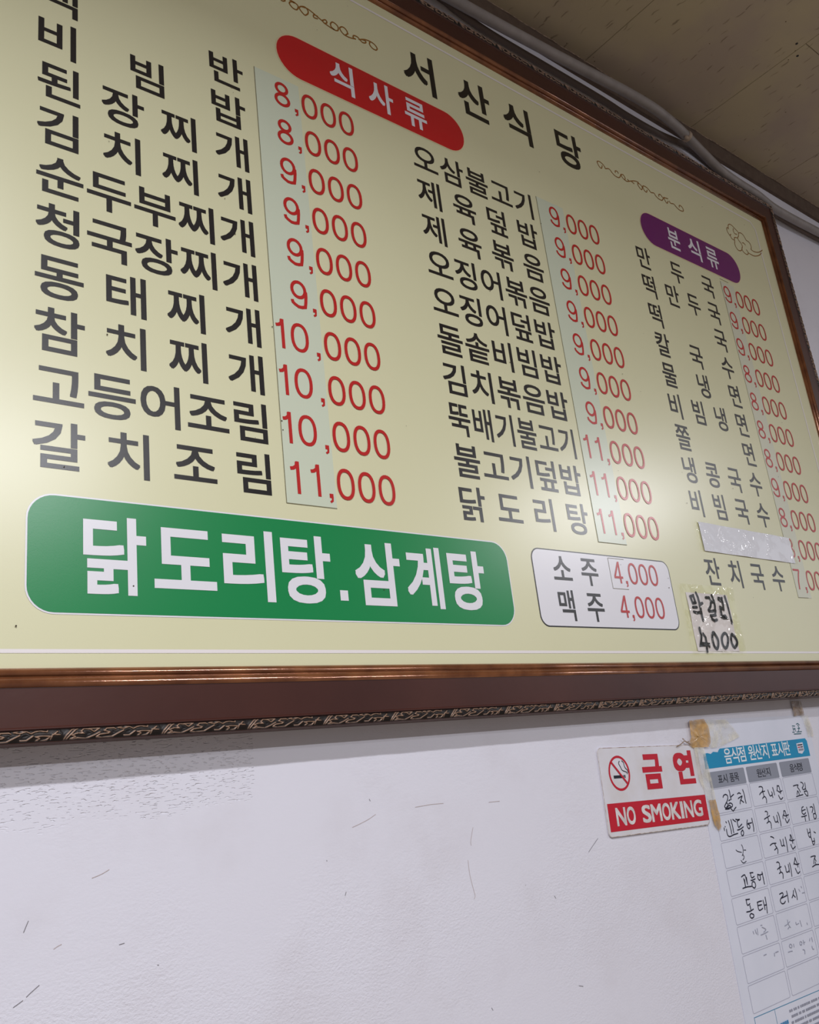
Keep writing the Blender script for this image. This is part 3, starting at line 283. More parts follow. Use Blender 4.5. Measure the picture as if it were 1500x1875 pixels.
m_ceil = mat('ceiling_tile_print', srgb(178, 162, 140), 0.8, 0.2)
g = G(m_ceil); b = m_ceil.node_tree.nodes['Principled BSDF']
v1 = g.n('ShaderNodeTexVoronoi'); v1.inputs['Scale'].default_value = 1.0; v1.inputs['Randomness'].default_value = 0.9
wob = g.noise(g.mapped((1, 1, 1)), 30, 2)
mp = g.mapped((23, 15, 0.001)); 
cmb = g.n('ShaderNodeVectorMath', operation='ADD'); g.l(mp, cmb.inputs[0]); cx = g.n('ShaderNodeCombineXYZ'); g.l(g.math('MULTIPLY', wob, 0.5), cx.inputs[0]); g.l(cx.outputs[0], cmb.inputs[1])
sub = g.n('ShaderNodeVectorMath', operation='SUBTRACT'); g.l(cmb.outputs[0], v1.inputs['Vector'])
g.l(cmb.outputs[0], sub.inputs[0]); g.l(v1.outputs['Position'], sub.inputs[1])
sp = g.n('ShaderNodeSeparateXYZ'); g.l(sub.outputs[0], sp.inputs[0])
dx = g.math('ABSOLUTE', sp.outputs[0]); dy = g.math('ABSOLUTE', sp.outputs[1])
st = g.math('MULTIPLY', g.rng(dx, 0.055, 0.02), g.rng(dy, 0.22, 0.08))
st = g.math('MULTIPLY', st, g.rng(g.noise(g.mapped((1, 1, 1), (3, 3, 3)), 14, 2), 0.42, 0.62, 0.05, 0.9))
v2 = g.n('ShaderNodeTexVoronoi'); v2.inputs['Scale'].default_value = 34; g.l(g.mapped((1, 1, 0.001), (5, 1, 0)), v2.inputs['Vector'])
dots = g.math('MULTIPLY', g.rng(v2.outputs['Distance'], 0.07, 0.04), g.rng(g.noise(g.mapped((1, 1, 1), (7, 3, 1)), 40, 1), 0.5, 0.58))
tint = g.mixc(g.rng(g.noise(g.mapped((1, 1, 1)), 5, 3), 0.35, 0.7), srgb(182, 168, 142), srgb(172, 156, 142))
g.l(g.mixc(g.math('MAXIMUM', g.math('MULTIPLY', st, 0.55), dots), tint, srgb(70, 52, 40)), b.inputs['Base Color'])
m_joint = mat('ceiling_joint_dark', srgb(50, 40, 32), 0.9)
m_trim = mat('brown_cornice', srgb(104, 88, 76), 0.75, 0.2, noise=(40, srgb(92, 76, 66), 0.2))
m_trim_edge = mat('cornice_ragged_edge', srgb(176, 152, 132), 0.8, noise=(120, srgb(110, 92, 80), 0.12))
m_floor = mat('floor_tile', srgb(150, 138, 122), 0.5, noise=(8, srgb(140, 128, 112), 0.2))

def glossy_print(name, col, rough=0.28, spec=0.68, noise=None):
    return mat(name, col, rough, spec, noise=noise, bump=(900, 0.00006, 0.5))
m_panel = glossy_print('panel_print_cream', srgb(224, 221, 184), noise=(3, srgb(220, 217, 178), 0.3))
m_line = glossy_print('panel_print_white_line', srgb(240, 233, 232))
m_black = glossy_print('print_black', srgb(27, 24, 26))
m_title = glossy_print('print_title_black', srgb(18, 18, 16))
m_red = glossy_print('print_price_red', srgb(190, 34, 34))
m_pillr = glossy_print('print_pill_red', srgb(198, 22, 30))
m_purple = glossy_print('print_pill_purple', srgb(108, 8, 104))
m_green = glossy_print('print_banner_green', srgb(8, 134, 72))
m_white = glossy_print('print_white', srgb(232, 230, 236))
m_gold = glossy_print('print_ornament_gold', srgb(146, 96, 34))
m_patch = glossy_print('price_sticker_pale', srgb(209, 216, 194))
m_patch3 = glossy_print('price_sticker_pale_right', srgb(212, 212, 190))
m_edge_line = mat('sticker_edge_line', srgb(118, 112, 84), 0.8)  # thin grey-brown line drawn along the sticker edges

m_wood = mat('frame_dark_lacquer', srgb(62, 30, 24), 0.36, 0.5, noise=(5, srgb(74, 38, 30), 0.2), bump=(60, 0.0002, 0.5))
m_bead = mat('frame_bronze_bead', srgb(146, 92, 58), 0.16, 0.8, 0.35, noise=(25, srgb(112, 66, 42), 0.15), bump=(140, 0.0003, 0.5))
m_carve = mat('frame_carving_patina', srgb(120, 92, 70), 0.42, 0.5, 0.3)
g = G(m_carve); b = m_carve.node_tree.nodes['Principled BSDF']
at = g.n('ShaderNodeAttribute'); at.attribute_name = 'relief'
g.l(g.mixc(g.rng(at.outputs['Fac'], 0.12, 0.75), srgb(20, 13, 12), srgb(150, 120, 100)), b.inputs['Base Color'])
m_back = mat('hardboard_back', srgb(70, 52, 36), 0.9)

# ------------------------------------------------------------------ setting: wall, ceiling, trim, floor
def box(name, x0, y0, z0, x1, y1, z1, m, parent=None, org=(0, 0, 0)):
    v = [(x, y, z) for x in (x0, x1) for y in (y0, y1) for z in (z0, z1)]
    f = [(0, 1, 3, 2), (4, 6, 7, 5), (0, 4, 5, 1), (2, 3, 7, 6), (0, 2, 6, 4), (1, 5, 7, 3)]
    return link(name, v, f, m, parent, org)
CZ = CAM_H + CEIL
wall = box('wall_back', -2.0, WALL_Y, 0, 6.0, WALL_Y+0.15, CZ+0.10, m_wall); tag(wall, 'white painted plaster wall with pitted patches and scratches', kind='structure')
floor = box('floor', -2.0, -5.0, -0.06, 6.0, WALL_Y, 0.0, m_floor); tag(floor, 'tan floor of the dining room', kind='structure')
ceiling = box('ceiling', -2.0, -5.0, CZ+0.010, 6.0, WALL_Y, CZ+0.10, m_joint); tag(ceiling, 'low ceiling of beige fissured tiles', kind='structure')
# scratches and hairs in the paint
m_scr = mat('scratch_dark', srgb(130, 126, 130), 0.8); m_hair = mat('scratch_tan', srgb(190, 176, 172), 0.8)
mb = MB(WW)
for s in SCR['dark']: mb.ribbon(smooth_line(s, 3), 0.0008, 0.0003, cap=False)
for s in SCR['thin']:
    mb.cur = 1; mb.ribbon(smooth_line(s, 4), 0.0007, 0.0003, cap=False)
tag(mb.out('scratch', [m_scr, m_hair], wall), 'fine dark and tan scratches in the white paint')

# ceiling tiles: 0.457 m wide columns with staggered cross joints, 1.5 mm joints
def tile(w, d):
    e = 0.0012; v = []; f = []
    xs = (-w/2+.0006, -w/2+.0006+e, w/2-.0006-e, w/2-.0006); ys = (-d/2+.0006, -d/2+.0006+e, d/2-.0006-e, d/2-.0006)
    lo = [(xs[1], ys[1], 0), (xs[2], ys[1], 0), (xs[2], ys[2], 0), (xs[1], ys[2], 0)]
    mi = [(xs[0], ys[0], e), (xs[3], ys[0], e), (xs[3], ys[3], e), (xs[0], ys[3], e)]
    hi = [(a, b_, 0.010) for a, b_, _ in mi]
    v = lo+mi+hi
    f = [(3, 2, 1, 0)] + [(i, (i+1) % 4, 4+(i+1) % 4, 4+i) for i in range(4)] + [(4+i, 4+(i+1) % 4, 8+(i+1) % 4, 8+i) for i in range(4)]
    return v, f
tv, tf = tile(0.457, 0.914)
tme = bpy.data.meshes.new('ceiling_tile'); tme.from_pydata(tv, [], tf); tme.materials.append(m_ceil)
cols = [(-5+i) for i in range(13)]
k = 0
for i in range(-5, 9):
    xc = 1.612+0.457*(i+0.5)
    off = 0.361 if i % 2 == 1 else 0.818
    y = WALL_Y-0.002-off+0.914
    while y > -4.9:
        y0, y1 = y-0.914, y
        if y0 < WALL_Y-0.004:
            if y1 > WALL_Y-0.002:                     # cut tile at the wall
                d = WALL_Y-0.002-y0; v2_, f2_ = tile(0.457, d)
                me = bpy.data.meshes.new('ceiling_tile'); me.from_pydata(v2_, [], f2_); me.materials.append(m_ceil); cy = y0+d/2
            else: me = tme; cy = (y0+y1)/2
            o = bpy.data.objects.new('ceiling_tile', me); o.location = (xc, cy, CZ); o.parent = ceiling; COL.objects.link(o)
        y -= 0.914
m_hole = mat('screw_head_dark', srgb(24, 18, 16), 0.6)
for sx_, sy_ in ((2.0469, 0.3503), (2.0887, 0.3297), (1.594, 0.356), (1.630, 0.340)):
    v = []; n = 12
    for r_, z_ in ((0.0036, 0.0), (0.0030, -0.0012), (0.0012, -0.0014)):
        v += [(r_*math.cos(2*math.pi*q/n), r_*math.sin(2*math.pi*q/n), z_) for q in range(n)]
    f = [(a*n+q, a*n+(q+1) % n, (a+1)*n+(q+1) % n, (a+1)*n+q) for a in range(2) for q in range(n)] + [tuple(range(2*n, 3*n))]
    o = link('screw', v, f, m_hole, ceiling); o.location = (sx_, WALL_Y-sy_, CZ+0.0002)

# brown cornice between ceiling and wall, its upper edge ragged and paler
v = []; f = []; N = 260; rnd = random.Random(4)
prof = [(0.0, -0.048), (0.010, -0.047), (0.014, -0.004), (0.0165, -0.0022)]
for i in range(N+1):
    x = -1.9+7.8*i/N; j = rnd.uniform(-.0012, .0012)
    for q, (dy, dz) in enumerate(prof): v.append((x, WALL_Y-dy-(j if q == 3 else 0), CZ+dz+(j*.6 if q == 2 else 0)))
    v.append((x, WALL_Y-0.0166-j, CZ-0.0002)); v.append((x, WALL_Y, CZ-0.0002))
mi = []
for i in range(N):
    for q in range(5): f.append((i*6+q, (i+1)*6+q, (i+1)*6+q+1, i*6+q+1)); mi.append(1 if q >= 3 else 0)
f.append((0, 1, 2, 3, 4, 5)); mi.append(0); f.append(tuple(N*6+q for q in (5, 4, 3, 2, 1, 0))); mi.append(0)
trim = link('trim_1', v, f, None, mats=[m_trim, m_trim_edge], midx=mi); tag(trim, 'narrow brown cornice strip where wall meets ceiling', kind='structure')

# ------------------------------------------------------------------ menu board
X0, X1, Y0, Y1 = 0.137, 2.307, 0.165, 1.446
BO = W((X0+X1)/2, Y0-0.0787, -WALL_Y+0.02)
board = thing('menu_board', BO, 'large framed cream menu board of Korean dishes with red prices, brown carved frame', 'menu board')
mb = MB(); mb.slab([(X0-.02, Y0-.02), (X1+.02, Y0-.02), (X1+.02, Y1+.02), (X0-.02, Y1+.02)], -WALL_Y+0.004, 0.0)
tag(mb.out('panel', m_panel, board, BO), 'cream printed panel with a soft sheen')

corn = [(X0, Y0, -1, -1), (X1, Y0, 1, -1), (X1, Y1, 1, 1), (X0, Y1, -1, 1)]
def rail(profile, a, b, closed=True):
    ca, cb = corn[a], corn[b]; v = []; n = len(profile)
    for (x, z, sx, sz) in (ca, cb): v += [W(x+sx*u, z+sz*u, h) for u, h in profile]
    f = [(i, (i+1) % n, n+(i+1) % n, n+i) for i in range(n if closed else n-1)]
    f += [tuple(range(n))[::-1], tuple(range(n, 2*n))]
    return v, f
P_rail = [(0.0205, 0.0050), (0.0620, 0.0050), (0.0632, 0.0066), (0.0646, 0.0066), (0.0652, 0.0052), (0.0778, 0.0052), (0.0787, 0.0044), (0.0787, -WALL_Y+.001), (0.0205, -WALL_Y+.001)]
P_bead = []
for k in range(9):            # inner cushion
    t = math.pi*k/8; P_bead.append((0.0035-0.0045*math.cos(t), 0.0004+0.0060*math.sin(t)))
for k in range(1, 10):        # outer cushion, higher
    t = math.pi*k/10; P_bead.append((0.0145-0.0065*math.cos(t), 0.0010+0.0090*math.sin(t)))
P_bead += [(0.0215, 0.0012), (0.0215, -0.002), (-0.001, -0.002)]
# carving relief
PAT = [[(0, 1), (.03, .6), (.08, .15), (.12, 0)], [(.02, 1), (.07, .55), (.12, .15), (.145, .05)], [(.06, .95), (.12, .75), (.08, .6), (.14, .45), (.2, .5), (.17, .3), (.2, .1), (.26, .15), (.3, .4), (.36, .1), (.25, .1)],
       [(.06, 1), (.14, .85), (.22, .95), (.3, .7), (.36, .45)], [(.32, .85), (.36, .65), (.44, .6), (.46, .5), (.4, .35), (.43, .15), (.5, .15), (.52, .25)], [(.32, .85), (.38, .95), (.48, .9), (.55, .6), (.6, .4)],
       [(.42, 0), (.51, 0)], [(.54, .15), (.6, 0), (.66, .1), (.6, .25), (.54, .15)], [(.66, .1), (.7, .3), (.74, .15), (.78, .1), (.85, .2), (.86, 0), (.92, 0)], [(.6, .85), (.66, .85), (.72, .5)],
       [(.74, .95), (.78, .75), (.74, .6), (.8, .55), (.88, .6), (.84, .9), (.76, 1)], [(.88, .85), (.9, .5), (.95, .2)], [(.9, .45), (.97, .5)]]
PER = 0.1105; CW0, CW1 = 0.0655, 0.0778; NU, NT = 150, 18
gs, gt = np.meshgrid(np.arange(NU)/NU*PER, np.linspace(0, 1, NT+1)*(CW1-CW0), indexing='ij')
dist = np.full(gs.shape, 9.0)
for line in PAT:
    for (a0, b0), (a1, b1) in zip(line[:-1], line[1:]):
        for sh in (-1, 0, 1):
            ax, ay, bx, by = (a0+sh)*PER, b0*(CW1-CW0), (a1+sh)*PER, b1*(CW1-CW0)
            L2 = (bx-ax)**2+(by-ay)**2
            t = np.clip(((gs-ax)*(bx-ax)+(gt-ay)*(by-ay))/L2, 0, 1)
            dist = np.minimum(dist, np.hypot(gs-ax-t*(bx-ax), gt-ay-t*(by-ay)))
RELIEF = np.exp(-(dist/0.00065)**2) + 0.22*np.exp(-((dist-0.0022)/0.0008)**2)
edge_t = np.linspace(0, 1, NT+1); RELIEF *= np.clip(np.minimum(edge_t, 1-edge_t)*9, 0.0, 1)[None, :]
for idx, (a, b_) in enumerate(((0, 1), (1, 2), (2, 3), (3, 0))):
    v, f = rail(P_rail, a, b_); r = link('frame_rail', v, f, m_wood, board, BO)
    tag(r, ('dark brown lower rail', 'dark brown right rail', 'dark brown upper rail', 'dark brown left rail')[idx])
    v, f = rail(P_bead, a, b_); o = link('bead', v, f, m_bead, r, BO, smooth=True); tag(o, 'glossy bronze double bead')
    ca, cb = corn[a], corn[b_]; L = math.hypot(cb[0]-ca[0], cb[1]-ca[1]); du = ((cb[0]-ca[0])/L, (cb[1]-ca[1])/L)
    ns = int((L+2*CW1)/PER*NU); v = []; rel = []
    for i in range(ns+1):
        s0 = -CW1+(L+2*CW1)*i/ns
        row = RELIEF[int(((L-s0) if idx in (0, 2) else s0)/PER*NU) % NU] if idx != 0 else RELIEF[int((s0+0.04)/PER*NU) % NU]
        for j in range(NT+1):
            u = CW0+(CW1-CW0)*j/NT
            s = min(max(s0, -u), L+u)                  # mitre
            x = ca[0]+du[0]*s+du[1]*u; z = ca[1]+du[1]*s-du[0]*u
            v.append(W(x, z, 0.0054+0.0016*math.sin(math.pi*j/NT)**.7+0.0022*float(row[j]))); rel.append(float(row[j]))
    n1 = NT+1; f = [(i*n1+j, (i+1)*n1+j, (i+1)*n1+j+1, i*n1+j+1) for i in range(ns) for j in range(NT)]
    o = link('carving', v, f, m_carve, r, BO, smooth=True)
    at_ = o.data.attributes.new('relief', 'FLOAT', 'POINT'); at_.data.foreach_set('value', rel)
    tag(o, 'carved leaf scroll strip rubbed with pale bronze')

HP = 0.0004                   # print layers above the panel
# border line
mb = MB(); BL, BR, BB, BT = 0.189, 2.2555, 0.1845, 1.4205
for pts in ([(BL, BB), (BR, BB)], [(BR, BB), (BR, BT-.02)], [(BR-.02, BT), (BL+.02, BT)], [(BL, BT-.02), (BL, BB)], [(BR, BT-.02), (BR-.006, BT-.014), (BR-.014, BT-.006), (BR-.02, BT)], [(BL, BT-.02), (BL+.02, BT)]):
    mb.ribbon(pts, 0.0044, HP, False, False)
tag(mb.out('border_line', m_line, board, BO), 'thin white border line')

ROW = lambda r: 1.1439-0.0760*(r-1)      # top of the bars of row r
BARH = 0.0597
C1 = ['백반', '비빔밥', '된장찌개', '김치찌개', '순두부찌개', '청국장찌개', '동태찌개', '참치찌개', '고등어조림', '갈치조림']
C2 = ['오삼불고기', '제육덮밥', '제육볶음', '오징어볶음', '오징어덮밥', '돌솥비빔밥', '김치볶음밥', '뚝배기불고기', '불고기덮밥', '닭도리탕']
C3 = ['만두국', '떡만두국', '떡국', '칼국수', '물냉면', '비빔냉면', '쫄면', '냉콩국수', '비빔국수', None, '잔치국수']
P1 = ['8', '8', '9', '9', '9', '9', '10', '10', '10', '11']
P2 = ['9']*7+['11']*3
P3 = ['9', '9', '9', '8', '8', '8', '8', '9', '8', '8', '7']
def dishes(names, xl, xr, sx, wt):
    for i, nme in enumerate(names):
        if not nme: continue
        mb = MB(); zt = ROW(i+1)
        justify(mb, nme, xl, xr, zt-BARH, zt, sx*(0.84 if len(nme) == 6 else 1), wt, HP)
        mb.out('dish_name', m_black, board, BO)
dishes(C1, 0.2845, 0.6015, 0.0715, 0.013)
dishes(C2, 0.9545, 1.2740, 0.0700, 0.011)
dishes(C3, 1.6255, 1.9400, 0.0620, 0.011)
def price(mb, lead, xr, zb, hh, sc_=1.0, t=0.0050, h=HP+0.0006, small=False):
    dw = 0.0315*sc_
    for k_ in (0, 1, 2): digit(mb, '0', xr-dw-0.0381*sc_*k_, zb, dw, hh, t, h)
    comma(mb, xr-0.1228*sc_, zb, 0.0066*sc_, h)
    if len(lead) == 1: digit(mb, lead, xr-0.1612*sc_, zb, dw*(.96 if lead != '7' else .9), hh, t, h)
    elif lead == '10': digit(mb, '1', xr-0.1922*sc_, zb, 0.0140*sc_, hh, t, h); digit(mb, '0', xr-0.1672*sc_, zb, dw, hh, t, h)
    else: digit(mb, '1', xr-0.1862*sc_, zb, 0.0150*sc_, hh, t, h); digit(mb, '1', xr-0.1520*sc_, zb, 0.0150*sc_, hh, t, h)
for lst, xr, sc_, tt in ((P1, 0.8200, 1.0, 0.0055), (P2, 1.4882, 1.0, 0.0050), (P3, 2.1560, 1.045, 0.0046)):
    for i, pz in enumerate(lst):
        mb = MB(); price(mb, pz, xr, ROW(i+1)-0.0029-0.0492, 0.0492, sc_, tt); mb.out('price', m_red, board, BO)

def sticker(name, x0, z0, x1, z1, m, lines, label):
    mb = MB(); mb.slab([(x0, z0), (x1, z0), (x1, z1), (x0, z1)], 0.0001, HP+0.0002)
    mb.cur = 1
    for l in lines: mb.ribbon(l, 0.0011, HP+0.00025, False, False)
    tag(mb.out(name, [m, m_edge_line], board, BO), label)
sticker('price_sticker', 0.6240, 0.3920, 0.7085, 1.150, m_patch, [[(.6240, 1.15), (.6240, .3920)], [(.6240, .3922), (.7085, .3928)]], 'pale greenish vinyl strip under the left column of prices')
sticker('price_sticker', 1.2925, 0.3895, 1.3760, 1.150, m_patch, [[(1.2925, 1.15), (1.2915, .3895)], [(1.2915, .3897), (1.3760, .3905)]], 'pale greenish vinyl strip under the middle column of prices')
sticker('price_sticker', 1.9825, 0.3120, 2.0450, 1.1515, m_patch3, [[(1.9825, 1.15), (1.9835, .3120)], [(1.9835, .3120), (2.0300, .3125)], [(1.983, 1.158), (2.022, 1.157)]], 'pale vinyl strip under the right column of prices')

def pill(x0, z0, x1, z1, r, m, mo, label, name='heading_pill'):
    mb = MB(); mb.poly(rrect(x0-.002, z0-.002, x1+.002, z1+.002, r+.002, 8)[::-1], HP); mb.cur = 1; mb.poly(rrect(x0, z0, x1, z1, r, 8)[::-1], HP+.0002)
    return tag(mb.out(name, [mo, m], board, BO), label)
m_pale = glossy_print('print_pale_outline', srgb(232, 208, 168))
p = pill(0.671, 1.1685, 1.0985, 1.2580, 0.0447, m_pillr, m_pale, 'red rounded heading')
mb = MB()
for ch, a, c in (('식', .7790, .8310), ('사', .8634, .9210), ('류', .9480, 1.0020)): put_xbox(mb, ch, 0.018, HP+.0006, a, c, 1.184, 1.2475)
mb.out('lettering', m_white, p, BO)
p = pill(1.6695, 1.1675, 2.0985, 1.2580, 0.0450, m_purple, m_pale, 'purple rounded heading')
mb = MB()
for ch, a, c in (('분', 1.7768, 1.8264), ('식', 1.8625, 1.9165), ('류', 1.9430, 1.9965)): put_xbox(mb, ch, 0.016, HP+.0006, a, c, 1.185, 1.2455)
mb.out('lettering', m_white, p, BO)
p = pill(0.2805, 0.2280, 1.0425, 0.3665, 0.030, m_green, m_white, 'green rounded banner', 'banner')
mb = MB()
for ch, a, c in (('닭', .3427, .4191), ('도', .4285, .5115), ('리', .5215, .5965), ('탕', .6085, .6880), ('삼', .7296, .8124), ('계', .8232, .8935), ('탕', .9085, .9850)): put_xbox(mb, ch, 0.022, HP+.0006, a, c, .2520, .3448)
mb.rect(.7000, .2562, .7135, .2710, HP+.0006)
mb.out('lettering', m_white, p, BO)
# drinks box
mb = MB(); mb.poly(rrect(1.1025, .2270, 1.4955, .3655, .020, 8)[::-1], HP); mb.cur = 1; mb.poly(rrect(1.1048, .2292, 1.4932, .3633, .018, 8)[::-1], HP+.0002)
p = tag(mb.out('drinks_box', [m_black, m_white], board, BO), 'white rounded box with a black outline')
mb = MB()
for ch, a, c in (('소', 1.1530, 1.2010), ('주', 1.2275, 1.2735)): put_xbox(mb, ch, 0.012, HP+.0006, a, c, .3045, .3570)
for ch, a, c in (('맥', 1.1545, 1.1945), ('주', 1.2275, 1.2735)): put_xbox(mb, ch, 0.012, HP+.0006, a, c, .2390, .2925)
mb.out('lettering', m_black, p, BO)
mb = MB(); price(mb, '4', 1.4530, .3128, .0418, .83, .0042, HP+.0009); mb.out('price', m_red, p, BO)
mb = MB(); price(mb, '4', 1.4535, .2480, .0418, .83, .0042, HP+.0009); mb.out('price', m_red, p, BO)
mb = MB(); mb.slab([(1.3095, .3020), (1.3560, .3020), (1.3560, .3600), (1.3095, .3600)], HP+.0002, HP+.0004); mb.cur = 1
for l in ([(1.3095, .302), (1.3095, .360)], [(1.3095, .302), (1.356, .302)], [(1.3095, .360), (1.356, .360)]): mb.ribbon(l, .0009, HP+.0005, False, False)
tag(mb.out('price_sticker', [m_white, m_edge_line], p, BO), 'small white sticker under the first drink price')

# title and ornaments
mb = MB()
for ch, a, c in (('서', .9602, 1.0410), ('산', 1.1030, 1.1930), ('식', 1.2330, 1.3160), ('당', 1.4000, 1.4860)): put_xbox(mb, ch, 0.020, HP, a, c, 1.2835, 1.3760)
tag(mb.out('title_lettering', m_title, board, BO), 'large black title')
for key, lab in (('L', 'thin gold scroll ornament'), ('R', 'thin gold scroll ornament'), ('flower', 'thin gold cloud outline')):
    mb = MB()
    for s in ORN[key]: mb.ribbon(smooth_line(s, 4), 0.0026 if key != 'flower' else .0026, HP)
    if key == 'L':
        for s in ORN[key][1:6]: mb.ribbon(smooth_line([(x-.135, z) for x, z in s], 4), .0021, HP+.0001)
    tag(mb.out('ornament', m_gold, board, BO), lab)
# fly specks on the print
mb = MB(); rnd = random.Random(11)
for _ in range(60):
    x, z = rnd.uniform(.2, 2.2), rnd.uniform(.19, 1.4); r_ = rnd.uniform(.0005, .0012)
    mb.poly([(x+r_*math.cos(t), z+r_*math.sin(t)) for t in (5, 4, 3, 2, 1, 0)], mb.hh(HP+.0008))
o = tag(mb.out('speck', mat('speck_dark', srgb(70, 58, 44), .8), board, BO), 'tiny dark specks scattered over the print', kind='stuff')

# ------------------------------------------------------------------ taped papers on the board
def film(name, tint, gloss, bumpd, scale, rough=0.06, mlo=.46):
    m = bpy.data.materials.new(name); m.use_nodes = True; g = G(m); nt = m.node_tree
    nt.nodes.remove(nt.nodes['Principled BSDF']); outn = nt.nodes['Material Output']
    tr = g.n('ShaderNodeBsdfTransparent'); tr.inputs[0].default_value = tint
    gl = g.n('ShaderNodeBsdfGlossy'); gl.inputs['Roughness'].default_value = rough; gl.inputs[0].default_value = (1, 1, 1, 1)
    mx = g.n('ShaderNodeMixShader'); mx.inputs[0].default_value = gloss
    nz = g.math('MULTIPLY', g.noise(g.mapped((1, 1, 1)), scale, 2, .5), g.rng(g.noise(g.mapped((1, 1, 1), (1.3, 0, 2.1)), 22, 2), mlo, mlo+.14)); bp = g.n('ShaderNodeBump'); bp.inputs['Distance'].default_value = bumpd; bp.inputs['Strength'].default_value = 1
    g.l(nz, bp.inputs['Height']); g.l(bp.outputs[0], gl.inputs['Normal'])
    g.l(tr.outputs[0], mx.inputs[1]); g.l(gl.outputs[0], mx.inputs[2]); g.l(mx.outputs[0], outn.inputs[0])
    return m
m_film = film('clear_tape', (.985, .985, .925, 1), 0.050, 0.0060, 60, 0.09, .47)
m_film2 = film('clear_tape_wide', (.99, .99, .95, 1), 0.050, 0.0060, 75, 0.09, .50)
m_film_flat = film('clear_tape_smooth', (.97, .97, .92, 1), 0.05, 0.0006, 60)
m_paper = mat('note_paper', srgb(232, 224, 232), .6, .3, bump=(60, .0008, .5))
m_paper2 = mat('cover_paper', srgb(236, 236, 252), .5, .4, bump=(40, .0006, .5))
m_ink = mat('marker_ink', srgb(14, 10, 18), .5, .3)
NO = W(1.610, .18, HP)
note = thing('handwritten_price_note', NO, 'handwritten 막걸리 4000 note under clear tape, right of the white drinks box', 'note')
fn = lambda x, z: .0012+.0008*math.sin(x*90+1)*math.cos(z*70)
mb = MB(); mb.grid(1.5365, .1865, 1.6840, .3050, 14, 12, fn); mb.out('paper', m_paper, note, NO, smooth=True)
mb = MB()
for s in NOTE['n']: mb.ribbon(s, .0060, .0024)
for s in NOTE['z']: mb.ribbon(smooth_line(s[:-1], 3, True), .0064, .0025, True)
mb.out('handwriting', m_ink, note, NO)
mb = MB(); mb.grid(1.5160, .1790, 1.7080, .3220, 24, 18, lambda x, z: .0031+.0005*math.sin(x*110+z*60)*math.cos(z*90)); mb.out('tape', m_film, note, NO, smooth=True)
CO = W(1.820, .395, HP)
cover = thing('blank_cover_paper', CO, 'blank pale strip of paper taped over one dish name in the right column', 'paper')
mb = MB(); b0 = len(mb.v)
mb.grid(0, 0, 1, 1, 20, 6, lambda x, z: 0)
q0, q1, q2, q3 = (1.636, .398), (2.006, .3945), (2.004, .4570), (1.634, .4620)
def quadmap(u, v_): return tuple((q0[k]*(1-u)+q1[k]*u)*(1-v_)+(q3[k]*(1-u)+q2[k]*u)*v_ for k in (0, 1))
def warp(mb, hf, grow=0.0):
    nv = []
    for (x, y, z) in mb.v:
        u, v_ = x, z-CAM_H; a, c = quadmap(u*(1+2*grow)-grow, v_); nv.append(W(a, c, hf(a, c)))
    mb.v = nv
warp(mb, lambda x, z: .0022+.0006*math.sin(x*50)); mb.out('paper', m_paper2, cover, CO, smooth=True)
mb = MB(); mb.grid(0, 0, 1, 1, 60, 16, lambda x, z: 0); warp(mb, lambda x, z: .0036+(.0006 if x < 1.76 else .00004)*math.sin(x*160+z*90)*math.cos(z*140+x*40), .045)
o = mb.out('tape', m_film2, cover, CO, smooth=True)

# ------------------------------------------------------------------ no smoking sign
m_plate = mat('sign_plate_white', srgb(226, 224, 232), .35, .5, noise=(20, srgb(217, 212, 214), .15))
m_plate_edge = mat('sign_edge_rust', srgb(150, 118, 96), .7, noise=(90, srgb(214, 204, 196), .1))
m_sred = mat('sign_red', srgb(196, 26, 48), .35, .5)
m_swhite = mat('sign_letter_white', srgb(228, 222, 222), .4, .5, noise=(70, srgb(205, 198, 196), .12))
m_sblack = mat('sign_black', srgb(24, 26, 40), .4, .5)
ang = math.radians(-2.3); SX, SZ = 1.2270, 0.0249
def S(x, z, h=0):             # sign-local coordinates (from its top left corner) -> world
    return WW(SX+x*math.cos(ang)-z*math.sin(ang), SZ+x*math.sin(ang)+z*math.cos(ang), h)
SO = S(.145, -.147, 0)
sign = thing('no_smoking_sign', SO, 'white and red no smoking plate, screwed flat on the wall under the board', 'sign')
sign['label'] = 'white and red 금연 NO SMOKING plate on the wall below the board'
mb = MB(S); pl = rrect(0, -.1455, .2905, 0, .010, 6); mb.slab(pl, .0003, .0030); mb.cur = 1
for i in range(len(pl)): pass
mb.ribbon(rrect(.0006, -.1449, .2899, -.0006, .0095, 6), .0009, .0031, True)
mb.out('plate', [m_plate, m_plate_edge], sign, SO)
mb = MB(S); mb.rect(.0060, -.1370, .2895, -.0920, .0033); mb.out('red_bar', m_sred, sign, SO)
mb = MB(S)
for ch, a, c in (('N', .0247, .0507), ('O', .0530, .0762), ('S', .0948, .1195), ('M', .1205, .1500), ('O', .1520, .1760), ('K', .1775, .2045), ('I', .2065, .2150), ('N', .2180, .2440), ('G', .2465, .2735)):
    if ch == 'I': mb.rect(a, -.1290, c, -.0995, .0036)
    else: put_box(mb, ch, .024, .0036, a, c, -.1290, -.0995)
mb.out('lettering', m_swhite, sign, SO)
mb = MB(S); put_box(mb, '금', 0.040, .0033, .1150, .1720, -.0745, -.0140); put_box(mb, '연', 0.040, .0033, .2085, .2695, -.0705, -.0105); mb.out('lettering', m_sred, sign, SO)
mb = MB(S); cxs, czs = .0505, -.0435
mb.ribbon(ell(cxs, czs, .0265, .0275, n=36), .0040, .0033, True); mb.ribbon([(cxs-.0190, czs+.0195), (cxs+.0190, czs-.0195)], .0038, .0037, False, False)
tag(mb.out('ban_ring', m_sred, sign, SO), 'red ring with a diagonal bar')
